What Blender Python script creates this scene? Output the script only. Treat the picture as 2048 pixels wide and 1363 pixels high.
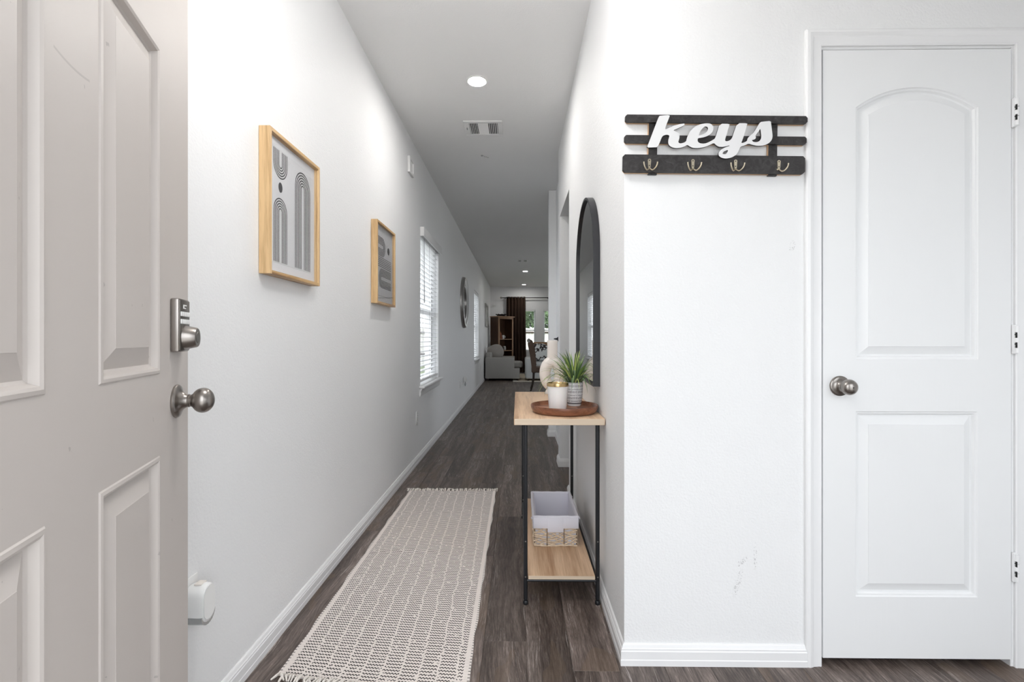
import bpy, bmesh, math, random
from math import sin, cos, pi, radians as RAD
from mathutils import Vector, Matrix
from mathutils.geometry import tessellate_polygon

S = bpy.context.scene
for o in list(bpy.data.objects):
    bpy.data.objects.remove(o, do_unlink=True)
COL = S.collection
random.seed(7)

# ------------------------------------------------------------------ camera
FPX = 967.0
cam = bpy.data.cameras.new('camera'); cam_ob = bpy.data.objects.new('camera', cam); COL.objects.link(cam_ob)
cam.sensor_width = 36.0; cam.lens = FPX / 2048 * 36.0
cam.shift_y = -(681.5 - 677.0) / 2048
cam.clip_start = 0.02
cam_ob.location = (0, 0, 1.09)
cam_ob.rotation_euler = (RAD(90), 0, math.atan(12 / FPX))
S.camera = cam_ob
# ------------------------------------------------------------------ sky, exposure
world = bpy.data.worlds.new('overcast_sky'); S.world = world; world.use_nodes = True
wn, wl = world.node_tree.nodes, world.node_tree.links
bgn = wn['Background']
tc = wn.new('ShaderNodeTexCoord'); sp = wn.new('ShaderNodeSeparateXYZ'); cr = wn.new('ShaderNodeValToRGB')
wl.new(tc.outputs['Generated'], sp.inputs[0]); wl.new(sp.outputs['Z'], cr.inputs[0])
cr.color_ramp.elements[0].position = 0.0; cr.color_ramp.elements[0].color = (0.80, 0.85, 0.90, 1)
cr.color_ramp.elements[1].position = 0.9; cr.color_ramp.elements[1].color = (0.96, 0.98, 1.0, 1)
wl.new(cr.outputs[0], bgn.inputs['Color']); bgn.inputs['Strength'].default_value = 2.1
S.view_settings.view_transform = 'Standard'; S.view_settings.look = 'None'
S.view_settings.exposure = 1.06; S.view_settings.gamma = 1.0; S.view_settings.use_curve_mapping = False


def light_portal(name, loc, rot, sx, sy):
    l = bpy.data.lights.new(name, 'AREA'); l.shape = 'RECTANGLE'; l.size = sx; l.size_y = sy
    l.cycles.is_portal = True
    o = bpy.data.objects.new(name, l); COL.objects.link(o); o.location = loc; o.rotation_euler = rot


light_portal('doorway_portal', (0.03, -0.08, 1.03), (RAD(90), 0, 0), 0.98, 2.06)

# ------------------------------------------------------------------ material helpers
MATS = {}


def mat(name, col, rough=0.5, metal=0.0, **kw):
    m = bpy.data.materials.new(name); m.use_nodes = True
    b = m.node_tree.nodes['Principled BSDF']
    b.inputs['Base Color'].default_value = (*col, 1); b.inputs['Roughness'].default_value = rough
    b.inputs['Metallic'].default_value = metal
    for k, v in kw.items():
        b.inputs[k].default_value = v
    MATS[name] = m
    return m


class NT:
    """small wrapper to build node trees"""
    def __init__(self, m):
        self.t = m.node_tree; self.n = self.t.nodes; self.l = self.t.links; self.b = self.n['Principled BSDF']

    def _in(self, sock, v):
        if isinstance(v, bpy.types.NodeSocket):
            self.l.new(v, sock)
        else:
            sock.default_value = v

    def math(self, op, a, b=0.0, c=None):
        q = self.n.new('ShaderNodeMath'); q.operation = op
        self._in(q.inputs[0], a); self._in(q.inputs[1], b)
        if c is not None:
            self._in(q.inputs[2], c)
        return q.outputs[0]

    def vmath(self, op, a, b):
        q = self.n.new('ShaderNodeVectorMath'); q.operation = op
        self._in(q.inputs[0], a); self._in(q.inputs[1], b)
        return q.outputs[0]

    def coord(self, kind='Object'):
        return self.n.new('ShaderNodeTexCoord').outputs[kind]

    def position(self):
        return self.n.new('ShaderNodeNewGeometry').outputs['Position']

    def noise(self, vec, scale, detail=3.0, rough=0.55, dist=0.0):
        q = self.n.new('ShaderNodeTexNoise'); self._in(q.inputs['Vector'], vec)
        q.inputs['Scale'].default_value = scale; q.inputs['Detail'].default_value = detail
        q.inputs['Roughness'].default_value = rough; q.inputs['Distortion'].default_value = dist
        return q.outputs['Fac']

    def ramp(self, fac, stops):
        q = self.n.new('ShaderNodeValToRGB'); self._in(q.inputs[0], fac)
        e = q.color_ramp.elements
        while len(e) < len(stops):
            e.new(0.5)
        for k, (p, c) in enumerate(stops):
            e[k].position = p; e[k].color = (*c, 1) if len(c) == 3 else c
        return q.outputs[0]

    def mix(self, fac, a, b, mode='MIX'):
        q = self.n.new('ShaderNodeMix'); q.data_type = 'RGBA'; q.blend_type = mode
        self._in(q.inputs[0], fac)
        for s, v in ((q.inputs[6], a), (q.inputs[7], b)):
            self._in(s, v if isinstance(v, bpy.types.NodeSocket) else (*v, 1))
        return q.outputs[2]

    def sep(self, v):
        q = self.n.new('ShaderNodeSeparateXYZ'); self._in(q.inputs[0], v)
        return q.outputs

    def comb(self, x, y, z):
        q = self.n.new('ShaderNodeCombineXYZ')
        for s, v in zip(q.inputs, (x, y, z)):
            self._in(s, v)
        return q.outputs[0]

    def bump(self, h, strength=0.2, dist=0.01):
        q = self.n.new('ShaderNodeBump'); self._in(q.inputs['Height'], h)
        q.inputs['Strength'].default_value = strength; q.inputs['Distance'].default_value = dist
        self.l.new(q.outputs[0], self.b.inputs['Normal'])

    def color(self, c):
        self.l.new(c, self.b.inputs['Base Color'])

    def rough(self, r):
        self.l.new(r, self.b.inputs['Roughness'])


def m_wall(name, col, bump=0.12, scuffs=()):
    m = mat(name, col, 0.62); t = NT(m)
    p = t.position()
    h = t.math('ADD', t.noise(p, 130, 3), t.math('MULTIPLY', t.noise(p, 45, 2), 0.6))
    t.bump(h, bump, 0.006)
    base = t.mix(t.noise(p, 1.3, 3), tuple(c * 0.975 for c in col), col)
    if scuffs:
        n = t.noise(p, 210, 4, 0.7)
        msk = t.math('GREATER_THAN', n, 0.57)
        for (c, r, slant) in scuffs:
            d = t.vmath('SUBTRACT', p, c)
            s = t.sep(d)
            # slanted elliptical patch of rubbed marks
            u = t.math('SUBTRACT', s[0], t.math('MULTIPLY', s[2], slant))
            e = t.math('ADD', t.math('POWER', t.math('DIVIDE', u, r[0]), 2.0), t.math('POWER', t.math('DIVIDE', s[2], r[1]), 2.0))
            k = t.math('MULTIPLY', t.math('LESS_THAN', e, 1.0), msk)
            base = t.mix(t.math('MULTIPLY', k, 0.45), base, (0.25, 0.24, 0.24))
    t.color(base)
    return m


M_WALL = m_wall('wall_paint', (0.872, 0.876, 0.882), 0.24)
M_FACING = m_wall('facing_wall_paint', (0.865, 0.867, 0.87), 0.24,
                  scuffs=[((0.737, 1.63, 0.27), (0.010, 0.05), 0.28), ((0.752, 1.63, 0.345), (0.012, 0.018), 0.9),
                          ((0.918, 1.63, 1.40), (0.009, 0.02), 0.2), ((0.795, 1.63, 0.36), (0.006, 0.05), 0.0)])
M_CEIL = m_wall('ceiling_paint', (0.84, 0.84, 0.84), 0.14)
M_TRIM = mat('trim_paint', (0.86, 0.86, 0.865), 0.32)
M_DOORW = mat('closet_door_paint', (0.85, 0.855, 0.86), 0.38)
_t = NT(M_DOORW); _t.bump(_t.noise(_t.vmath('MULTIPLY', _t.coord(), (90, 90, 6)), 1.0, 3), 0.05, 0.003)
M_VINYL = mat('white_vinyl', (0.85, 0.85, 0.85), 0.35)
M_PLASTIC = mat('white_plastic', (0.84, 0.84, 0.83), 0.3)
M_BLACK = mat('black_steel', (0.014, 0.015, 0.018), 0.35, 0.2)
M_DARK = mat('dark_cavity', (0.015, 0.015, 0.015), 0.8)
M_NICKEL = mat('satin_nickel', (0.31, 0.285, 0.265), 0.30, 1.0)
_t = NT(M_NICKEL); _t.rough(_t.math('ADD', 0.26, _t.math('MULTIPLY', _t.noise(_t.vmath('MULTIPLY', _t.coord(), (400, 400, 20)), 1.0, 2), 0.06)))
M_CHROME = mat('chrome', (0.6, 0.6, 0.6), 0.12, 1.0)
M_GOLD = mat('brushed_gold', (0.62, 0.45, 0.22), 0.25, 1.0)
M_BRASS = mat('antique_brass', (0.55, 0.48, 0.36), 0.35, 1.0)

# front door: warm grey beige with scuff marks
M_FDOOR = mat('front_door_paint', (0.56, 0.515, 0.485), 0.42); _t = NT(M_FDOOR)
_p = _t.coord()
_c = _t.mix(_t.noise(_p, 2.5, 3), (0.54, 0.495, 0.465), (0.585, 0.54, 0.51))
_sp = _t.math('GREATER_THAN', _t.noise(_p, 55, 3, 0.5), 0.735)
_c = _t.mix(_t.math('MULTIPLY', _sp, 0.35), _c, (0.2, 0.18, 0.17))
_s = _t.sep(_p)
_curve = _t.math('ADD', _t.math('MULTIPLY', _t.math('POWER', _t.math('ABSOLUTE', _t.math('SUBTRACT', _s[0], 0.452)), 2.0), 2.2), 1.4225)   # the long rubbed streak high on the door
_d = _t.math('ABSOLUTE', _t.math('SUBTRACT', _s[2], _curve))
_m = _t.math('MULTIPLY', _t.math('LESS_THAN', _d, 0.0016), _t.math('LESS_THAN', _t.math('ABSOLUTE', _t.math('SUBTRACT', _s[0], 0.452)), 0.042))
_c = _t.mix(_t.math('MULTIPLY', _m, 0.3), _c, (0.2, 0.18, 0.17)); _t.color(_c)


def m_wood(name, dark, light, axis='Y', scale=1.0, rough=0.45, streak=None, rand=True, contrast=(0.3, 0.7)):
    m = mat(name, light, rough); t = NT(m)
    p = t.coord()
    if rand:
        r = t.n.new('ShaderNodeObjectInfo').outputs['Random']
        p = t.vmath('ADD', p, t.comb(t.math('MULTIPLY', r, 37.0), t.math('MULTIPLY', r, 61.0), t.math('MULTIPLY', r, 17.0)))
    st = {'X': (1.2, 24, 24), 'Y': (24, 1.2, 24), 'Z': (24, 24, 1.2)}[axis]
    q = t.vmath('MULTIPLY', p, tuple(v * scale for v in st))
    big = t.noise(q, 0.45, 4, 0.6, 0.8)
    fine = t.noise(t.vmath('MULTIPLY', q, (3.5, 3.5, 3.5)), 1.0, 3, 0.7)
    f = t.math('ADD', t.math('MULTIPLY', big, 0.65), t.math('MULTIPLY', fine, 0.35))
    c = t.ramp(f, [(contrast[0], dark), (contrast[1], light)])
    if streak:
        k = t.noise(t.vmath('MULTIPLY', q, (2.2, 1.6, 2.2)), 1.0, 5, 0.75)
        c = t.mix(t.math('MULTIPLY', t.math('GREATER_THAN', k, 0.62), streak[1]), c, streak[0])
    t.color(c)
    t.bump(f, 0.08, 0.002)
    return m


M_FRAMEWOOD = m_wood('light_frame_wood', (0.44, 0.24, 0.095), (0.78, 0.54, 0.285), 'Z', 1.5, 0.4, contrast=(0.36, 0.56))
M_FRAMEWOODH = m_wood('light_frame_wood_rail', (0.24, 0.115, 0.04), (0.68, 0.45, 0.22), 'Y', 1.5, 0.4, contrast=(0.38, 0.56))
M_OAK = m_wood('light_oak_laminate', (0.36, 0.205, 0.11), (0.72, 0.515, 0.345), 'Y', 0.9, 0.4, contrast=(0.33, 0.58))
M_OAKEDGE = m_wood('light_oak_edge', (0.62, 0.49, 0.36), (0.78, 0.66, 0.52), 'X', 0.6, 0.45)
M_ACACIA = m_wood('acacia_wood', (0.10, 0.030, 0.014), (0.36, 0.155, 0.085), 'X', 1.3, 0.34, contrast=(0.38, 0.62))
M_BOOKCASE = m_wood('walnut_bookcase', (0.030, 0.014, 0.007), (0.125, 0.060, 0.030), 'Z', 0.5, 0.4)
M_BOOKEDGE = m_wood('bookcase_front_edge', (0.26, 0.15, 0.085), (0.46, 0.29, 0.18), 'Z', 0.5, 0.45)
M_DARKLEG = mat('dark_turned_wood', (0.03, 0.018, 0.012), 0.35)
M_RACK = mat('black_stained_wood', (0.035, 0.030, 0.030), 0.5); _t = NT(M_RACK)
_n = _t.noise(_t.coord(), 38, 5, 0.75, 1.2)
_t.color(_t.ramp(_n, [(0.42, (0.018, 0.015, 0.015)), (0.62, (0.042, 0.038, 0.038)), (0.74, (0.095, 0.09, 0.09))]))
M_RAWEDGE = mat('raw_wood_edge', (0.62, 0.40, 0.24), 0.6)

# vinyl plank floor, every plank its own tone
M_PLANK = mat('vinyl_plank', (0.1, 0.08, 0.07), 0.42); _t = NT(M_PLANK)
_r = _t.n.new('ShaderNodeObjectInfo').outputs['Random']
_p = _t.vmath('ADD', _t.coord(), _t.comb(_t.math('MULTIPLY', _r, 41.0), _t.math('MULTIPLY', _r, 83.0), 0.0))
_wv = _t.noise(_t.vmath('MULTIPLY', _p, (5.0, 1.6, 1.0)), 1.0, 2, 0.5)
_q = _t.vmath('ADD', _t.vmath('MULTIPLY', _p, (38.0, 1.5, 1.0)), _t.comb(_t.math('MULTIPLY', _wv, 3.6), 0.0, 0.0))
_big = _t.noise(_q, 0.5, 4, 0.6, 0.25)
_fine = _t.noise(_t.vmath('MULTIPLY', _q, (4.0, 7.0, 1.0)), 1.0, 4, 0.8)
_f = _t.math('ADD', _t.math('MULTIPLY', _big, 0.45), _t.math('MULTIPLY', _fine, 0.55))
_c = _t.ramp(_f, [(0.36, (0.026, 0.0185, 0.0155)), (0.48, (0.095, 0.072, 0.062)), (0.58, (0.190, 0.152, 0.134)), (0.70, (0.46, 0.40, 0.36))])
_brn = _t.noise(_t.vmath('MULTIPLY', _p, (6.0, 2.0, 1.0)), 1.0, 2)
_c = _t.mix(_t.math('MULTIPLY', _t.math('GREATER_THAN', _brn, 0.58), 0.35), _c, (0.145, 0.098, 0.064))
_ws = _t.noise(_t.vmath('MULTIPLY', _q, (5.0, 2.4, 1.0)), 1.0, 5, 0.8)
_wm = _t.math('GREATER_THAN', _t.noise(_t.vmath('MULTIPLY', _p, (9.0, 1.6, 1.0)), 1.0, 2), 0.54)
_c = _t.mix(_t.math('MULTIPLY', _t.math('MULTIPLY', _t.math('GREATER_THAN', _ws, 0.58), _wm), 0.6), _c, (0.52, 0.47, 0.44))
_vo = _t.n.new('ShaderNodeTexVoronoi'); _t.l.new(_t.vmath('MULTIPLY', _p, (5.0, 1.7, 1.0)), _vo.inputs['Vector']); _vo.inputs['Scale'].default_value = 1.0
_kn = _t.math('LESS_THAN', _t.math('ADD', _vo.outputs['Distance'], _t.math('MULTIPLY', _fine, 0.10)), 0.085)
_c = _t.mix(_t.math('MULTIPLY', _kn, 0.75), _c, (0.024, 0.018, 0.016))
_tone = _t.math('ADD', 0.80, _t.math('MULTIPLY', _r, 0.45))
_c = _t.mix(1.0, _c, _t.comb(_tone, _tone, _tone), 'MULTIPLY'); _t.color(_c)
_t.rough(_t.math('ADD', 0.36, _t.math('MULTIPLY', _fine, 0.2))); _t.bump(_f, 0.12, 0.002)
M_SUBFLOOR = mat('subfloor', (0.03, 0.026, 0.024), 0.8)

M_PAPER = mat('print_paper', (0.80, 0.80, 0.80), 0.7)
M_PAPER2 = mat('grey_print_paper', (0.68, 0.68, 0.69), 0.7)  # greyed to carry the dull reflection of the picture glass
M_MATBOARD = mat('white_mat_board', (0.86, 0.86, 0.87), 0.7)
M_INK = mat('black_ink', (0.02, 0.02, 0.022), 0.7)


def m_glass(name, tint=(1, 1, 1), gloss=0.06):
    m = bpy.data.materials.new(name); m.use_nodes = True
    n, l = m.node_tree.nodes, m.node_tree.links
    n.remove(n['Principled BSDF'])
    tr = n.new('ShaderNodeBsdfTransparent'); tr.inputs[0].default_value = (*tint, 1)
    gl = n.new('ShaderNodeBsdfGlossy'); gl.inputs['Roughness'].default_value = 0.02
    lw = n.new('ShaderNodeLayerWeight'); pw = n.new('ShaderNodeMath'); pw.operation = 'POWER'; pw.inputs[1].default_value = 5.0
    ma = n.new('ShaderNodeMath'); ma.operation = 'MULTIPLY_ADD'; ma.inputs[1].default_value = 0.9; ma.inputs[2].default_value = 0.03
    l.new(lw.outputs['Facing'], pw.inputs[0]); l.new(pw.outputs[0], ma.inputs[0])
    mx = n.new('ShaderNodeMixShader'); l.new(ma.outputs[0], mx.inputs[0]); l.new(tr.outputs[0], mx.inputs[1]); l.new(gl.outputs[0], mx.inputs[2])
    l.new(mx.outputs[0], n['Material Output'].inputs['Surface'])
    return m


M_GLASS = m_glass('window_glass', (0.985, 0.985, 0.99))
M_MIRROR = mat('mirror_silver', (0.58, 0.58, 0.58), 0.0, 1.0)
M_MIRRORFRAME = mat('black_mirror_frame', (0.018, 0.018, 0.022), 0.4)
M_SILVER = mat('antique_silver', (0.42, 0.41, 0.40), 0.35, 0.85)
M_SLAT = mat('blind_slat', (0.88, 0.89, 0.89), 0.4)
_t = NT(M_SLAT)
_tl = _t.n.new('ShaderNodeBsdfTranslucent'); _tl.inputs[0].default_value = (0.92, 0.93, 0.94, 1)
_mx = _t.n.new('ShaderNodeMixShader'); _mx.inputs[0].default_value = 0.40
_t.l.new(_t.b.outputs[0], _mx.inputs[1]); _t.l.new(_tl.outputs[0], _mx.inputs[2]); _t.l.new(_mx.outputs[0], _t.n['Material Output'].inputs['Surface'])
M_CORD = mat('grey_cord', (0.35, 0.36, 0.37), 0.7)

M_LED = bpy.data.materials.new('led_diffuser'); M_LED.use_nodes = True
_b = M_LED.node_tree.nodes['Principled BSDF']; _b.inputs['Emission Color'].default_value = (1, 0.97, 0.93, 1); _b.inputs['Emission Strength'].default_value = 165.0
M_LED2 = M_LED.copy(); M_LED2.name = 'led_diffuser_dimmed'; M_LED2.node_tree.nodes['Principled BSDF'].inputs['Emission Strength'].default_value = 90.0

# fabrics


def m_fabric(name, a, b, scale=220, rough=0.9):
    m = mat(name, a, rough); t = NT(m); p = t.coord()
    w = t.noise(t.vmath('MULTIPLY', p, (1, 1, 3.0)), scale, 2, 0.7)
    t.color(t.mix(w, a, b)); t.bump(w, 0.25, 0.003)
    return m


M_LINEN = m_fabric('grey_beige_linen', (0.30, 0.29, 0.27), (0.45, 0.44, 0.42), 60)
M_SOFA = m_fabric('pale_grey_linen', (0.55, 0.57, 0.57), (0.72, 0.74, 0.74), 60)
M_PILLOWF = m_fabric('taupe_pillow', (0.27, 0.25, 0.23), (0.42, 0.39, 0.36), 90)
M_CURTAIN = m_fabric('chocolate_velvet', (0.020, 0.009, 0.005), (0.056, 0.027, 0.013), 40)
M_LEATHER = m_fabric('brown_leather', (0.105, 0.066, 0.045), (0.17, 0.11, 0.078), 50, 0.55)
M_OATMEAL = m_fabric('oatmeal_fabric', (0.36, 0.34, 0.32), (0.5, 0.48, 0.45), 90)
M_TANTHROW = m_fabric('tan_throw', (0.24, 0.14, 0.07), (0.36, 0.22, 0.12), 80)
M_LINER = m_fabric('white_cotton', (0.76, 0.75, 0.83), (0.84, 0.83, 0.89), 300)
M_FRINGE = m_fabric('cream_cotton', (0.74, 0.69, 0.64), (0.86, 0.81, 0.76), 300)
M_RUGFAR = m_fabric('beige_rug', (0.50, 0.42, 0.32), (0.62, 0.54, 0.43), 120)
M_RUGEDGE = m_fabric('pale_rug_border', (0.68, 0.63, 0.56), (0.78, 0.74, 0.67), 120)
M_WICKER = m_fabric('seagrass', (0.48, 0.33, 0.20), (0.95, 0.82, 0.66), 70, 0.7)
M_STAKE = m_fabric('dark_seagrass', (0.16, 0.11, 0.07), (0.30, 0.21, 0.13), 120, 0.7)

M_CUSHION = mat('printed_cushion', (0.7, 0.7, 0.68), 0.9); _t = NT(M_CUSHION)
_t.color(_t.ramp(_t.noise(_t.coord(), 7, 1), [(0.50, (0.70, 0.72, 0.71)), (0.53, (0.06, 0.05, 0.05)), (0.60, (0.05, 0.04, 0.04)), (0.62, (0.70, 0.72, 0.71))]))

# runner: cream cotton with rows of looped black weft floats (object coordinates in metres)
M_RUNNER = mat('cream_runner', (0.74, 0.67, 0.63), 0.9); _t = NT(M_RUNNER)
_p = _t.coord(); _s = _t.sep(_p); _x, _y = _s[0], _s[1]
_j = _t.math('MULTIPLY', _t.math('SUBTRACT', _t.noise(_t.vmath('MULTIPLY', _p, (3, 9, 1)), 1.0, 3), 0.5), 0.022)
_wn = _t.n.new('ShaderNodeTexWhiteNoise'); _wn.noise_dimensions = '1D'; _t.l.new(_t.math('FLOOR', _t.math('DIVIDE', _y, 0.0148), 0.0), _wn.inputs['W'])
_j = _t.math('ADD', _j, _t.math('MULTIPLY', _t.math('SUBTRACT', _wn.outputs['Value'], 0.5), 0.007))
_u = _t.math('DIVIDE', _t.math('ADD', _t.math('ADD', _x, _j), _t.math('MULTIPLY', _y, 0.02)), 0.062)
_fu = _t.math('FRACT', _u, 0.0)
_v0 = _t.math('ADD', _t.math('ADD', _y, _t.math('MULTIPLY', _fu, 0.0065)), _t.math('MULTIPLY', _t.math('FLOOR', _u, 0.0), 0.0111))
_loop = _t.math('MULTIPLY', _t.math('ABSOLUTE', _t.math('SINE', _t.math('MULTIPLY', _x, pi / 0.0105), 0.0)), 0.0056)
_row = 0.0148
_fv = _t.math('MULTIPLY', _t.math('FRACT', _t.math('DIVIDE', _t.math('SUBTRACT', _v0, _loop), _row), 0.0), _row)
_ink = _t.math('LESS_THAN', _t.math('ABSOLUTE', _t.math('SUBTRACT', _fv, _row * 0.5)), 0.0024)
_seg = _t.math('MULTIPLY', _t.math('GREATER_THAN', _fu, 0.06), _t.math('LESS_THAN', _fu, 0.97))
_fade = _t.math('GREATER_THAN', _t.noise(_t.vmath('MULTIPLY', _p, (60, 60, 1)), 1.0, 2), 0.36)
_edge = _t.math('LESS_THAN', _t.math('ABSOLUTE', _x), 0.288)
_k = _t.math('MULTIPLY', _t.math('MULTIPLY', _ink, _seg), _t.math('MULTIPLY', _fade, _edge))
_selv = _t.math('MULTIPLY', _t.math('GREATER_THAN', _t.math('ABSOLUTE', _x), 0.304), _t.math('GREATER_THAN', _t.math('SINE', _t.math('MULTIPLY', _y, 2 * pi / 0.0148), 0.0), 0.55))
_k = _t.math('MAXIMUM', _k, _t.math('MULTIPLY', _selv, 0.75))
_base = _t.mix(_t.noise(_p, 150, 2), (0.78, 0.705, 0.665), (0.90, 0.83, 0.79))
_t.color(_t.mix(_k, _base, (0.022, 0.018, 0.018)))
_t.bump(_t.math('ADD', _t.math('SINE', _t.math('MULTIPLY', _y, 2 * pi / 0.0074), 0.0), _t.math('MULTIPLY', _k, 1.5)), 0.35, 0.002)

M_CERAMIC = mat('blush_white_ceramic', (0.86, 0.805, 0.755), 0.6)
M_POT = mat('patterned_pot', (0.82, 0.82, 0.83), 0.5); _t = NT(M_POT)
_s = _t.sep(_t.coord()); _z = _s[2]
_ang = _t.math('ARCTAN2', _s[1], _s[0])
_zz = _t.math('DIVIDE', _z, 0.0270); _fz = _t.math('FRACT', _zz, 0.0)
_dash = _t.math('MULTIPLY', _t.math('GREATER_THAN', _t.math('SINE', _t.math('ADD', _t.math('MULTIPLY', _ang, 44.0), _t.math('MULTIPLY', _t.math('FLOOR', _zz, 0.0), 1.3)), 0.0), 0.25),
                _t.math('LESS_THAN', _t.math('ABSOLUTE', _t.math('SUBTRACT', _fz, 0.42)), 0.21))
_line = _t.math('MAXIMUM', _t.math('LESS_THAN', _t.math('ABSOLUTE', _t.math('SUBTRACT', _fz, 0.83)), 0.035), _t.math('LESS_THAN', _t.math('ABSOLUTE', _t.math('SUBTRACT', _fz, 0.99)), 0.03))
_wob = _t.math('GREATER_THAN', _t.noise(_t.coord(), 90, 2), 0.38)
_kk = _t.math('MULTIPLY', _t.math('MAXIMUM', _dash, _line), _wob)
_hi = _t.math('GREATER_THAN', _z, 0.018)
_band = _t.math('LESS_THAN', _t.math('ABSOLUTE', _t.math('SUBTRACT', _z, 0.013)), 0.003)
_kk = _t.math('MAXIMUM', _t.math('MULTIPLY', _kk, _hi), _band)
_t.color(_t.mix(_kk, (0.82, 0.82, 0.83), (0.13, 0.13, 0.145)))
M_FROST = mat('frosted_candle_glass', (0.86, 0.845, 0.83), 0.35, 0.0, **{'Subsurface Weight': 0.4, 'Subsurface Radius': (0.02, 0.018, 0.015)})
M_LEAF = [mat('grass_leaf_dark', (0.035, 0.085, 0.02), 0.45), mat('grass_leaf_mid', (0.13, 0.22, 0.035), 0.45), mat('grass_leaf_pale', (0.36, 0.42, 0.10), 0.45)]
for _m in M_LEAF:
    _t = NT(_m); _c0 = tuple(_m.node_tree.nodes['Principled BSDF'].inputs['Base Color'].default_value)[:3]
    _g = _t.sep(_t.coord('Object'))[2]
    _t.color(_t.mix(_t.math('MULTIPLY', _g, 5.0), tuple(c * 0.55 for c in _c0), tuple(min(1, c * 1.5 + 0.05) for c in _c0)))
M_SOIL = mat('dark_moss', (0.02, 0.02, 0.012), 0.9)
M_TREELEAF = mat('tree_leaf', (0.10, 0.20, 0.06), 0.6); _t = NT(M_TREELEAF)
_t.color(_t.ramp(_t.noise(_t.coord(), 2.2, 3), [(0.35, (0.03, 0.075, 0.02)), (0.7, (0.16, 0.26, 0.10))]))
M_BARK = mat('bark', (0.06, 0.045, 0.035), 0.9)
M_FENCE = m_wood('bleached_cedar', (0.62, 0.59, 0.56), (0.78, 0.76, 0.73), 'Z', 0.6, 0.8)
M_GRASS = mat('lawn', (0.10, 0.16, 0.05), 0.9); _t = NT(M_GRASS); _t.color(_t.mix(_t.noise(_t.coord(), 6, 4), (0.06, 0.10, 0.03), (0.16, 0.22, 0.08)))
M_CONC = mat('porch_concrete', (0.50, 0.49, 0.47), 0.8); _t = NT(M_CONC); _t.color(_t.mix(_t.noise(_t.coord(), 5, 5), (0.44, 0.43, 0.41), (0.54, 0.53, 0.51)))
M_BOOK = mat('orange_book_cover', (0.32, 0.11, 0.04), 0.6)
M_BOOK2 = mat('rust_book_cover', (0.20, 0.06, 0.03), 0.6)
M_PRINTART = mat('faded_landscape_print', (0.6, 0.6, 0.58), 0.7); _t = NT(M_PRINTART)
_t.color(_t.ramp(_t.noise(_t.vmath('MULTIPLY', _t.coord(), (1, 1, 2.5)), 3.0, 3), [(0.4, (0.45, 0.44, 0.42)), (0.6, (0.68, 0.68, 0.66))]))


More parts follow.
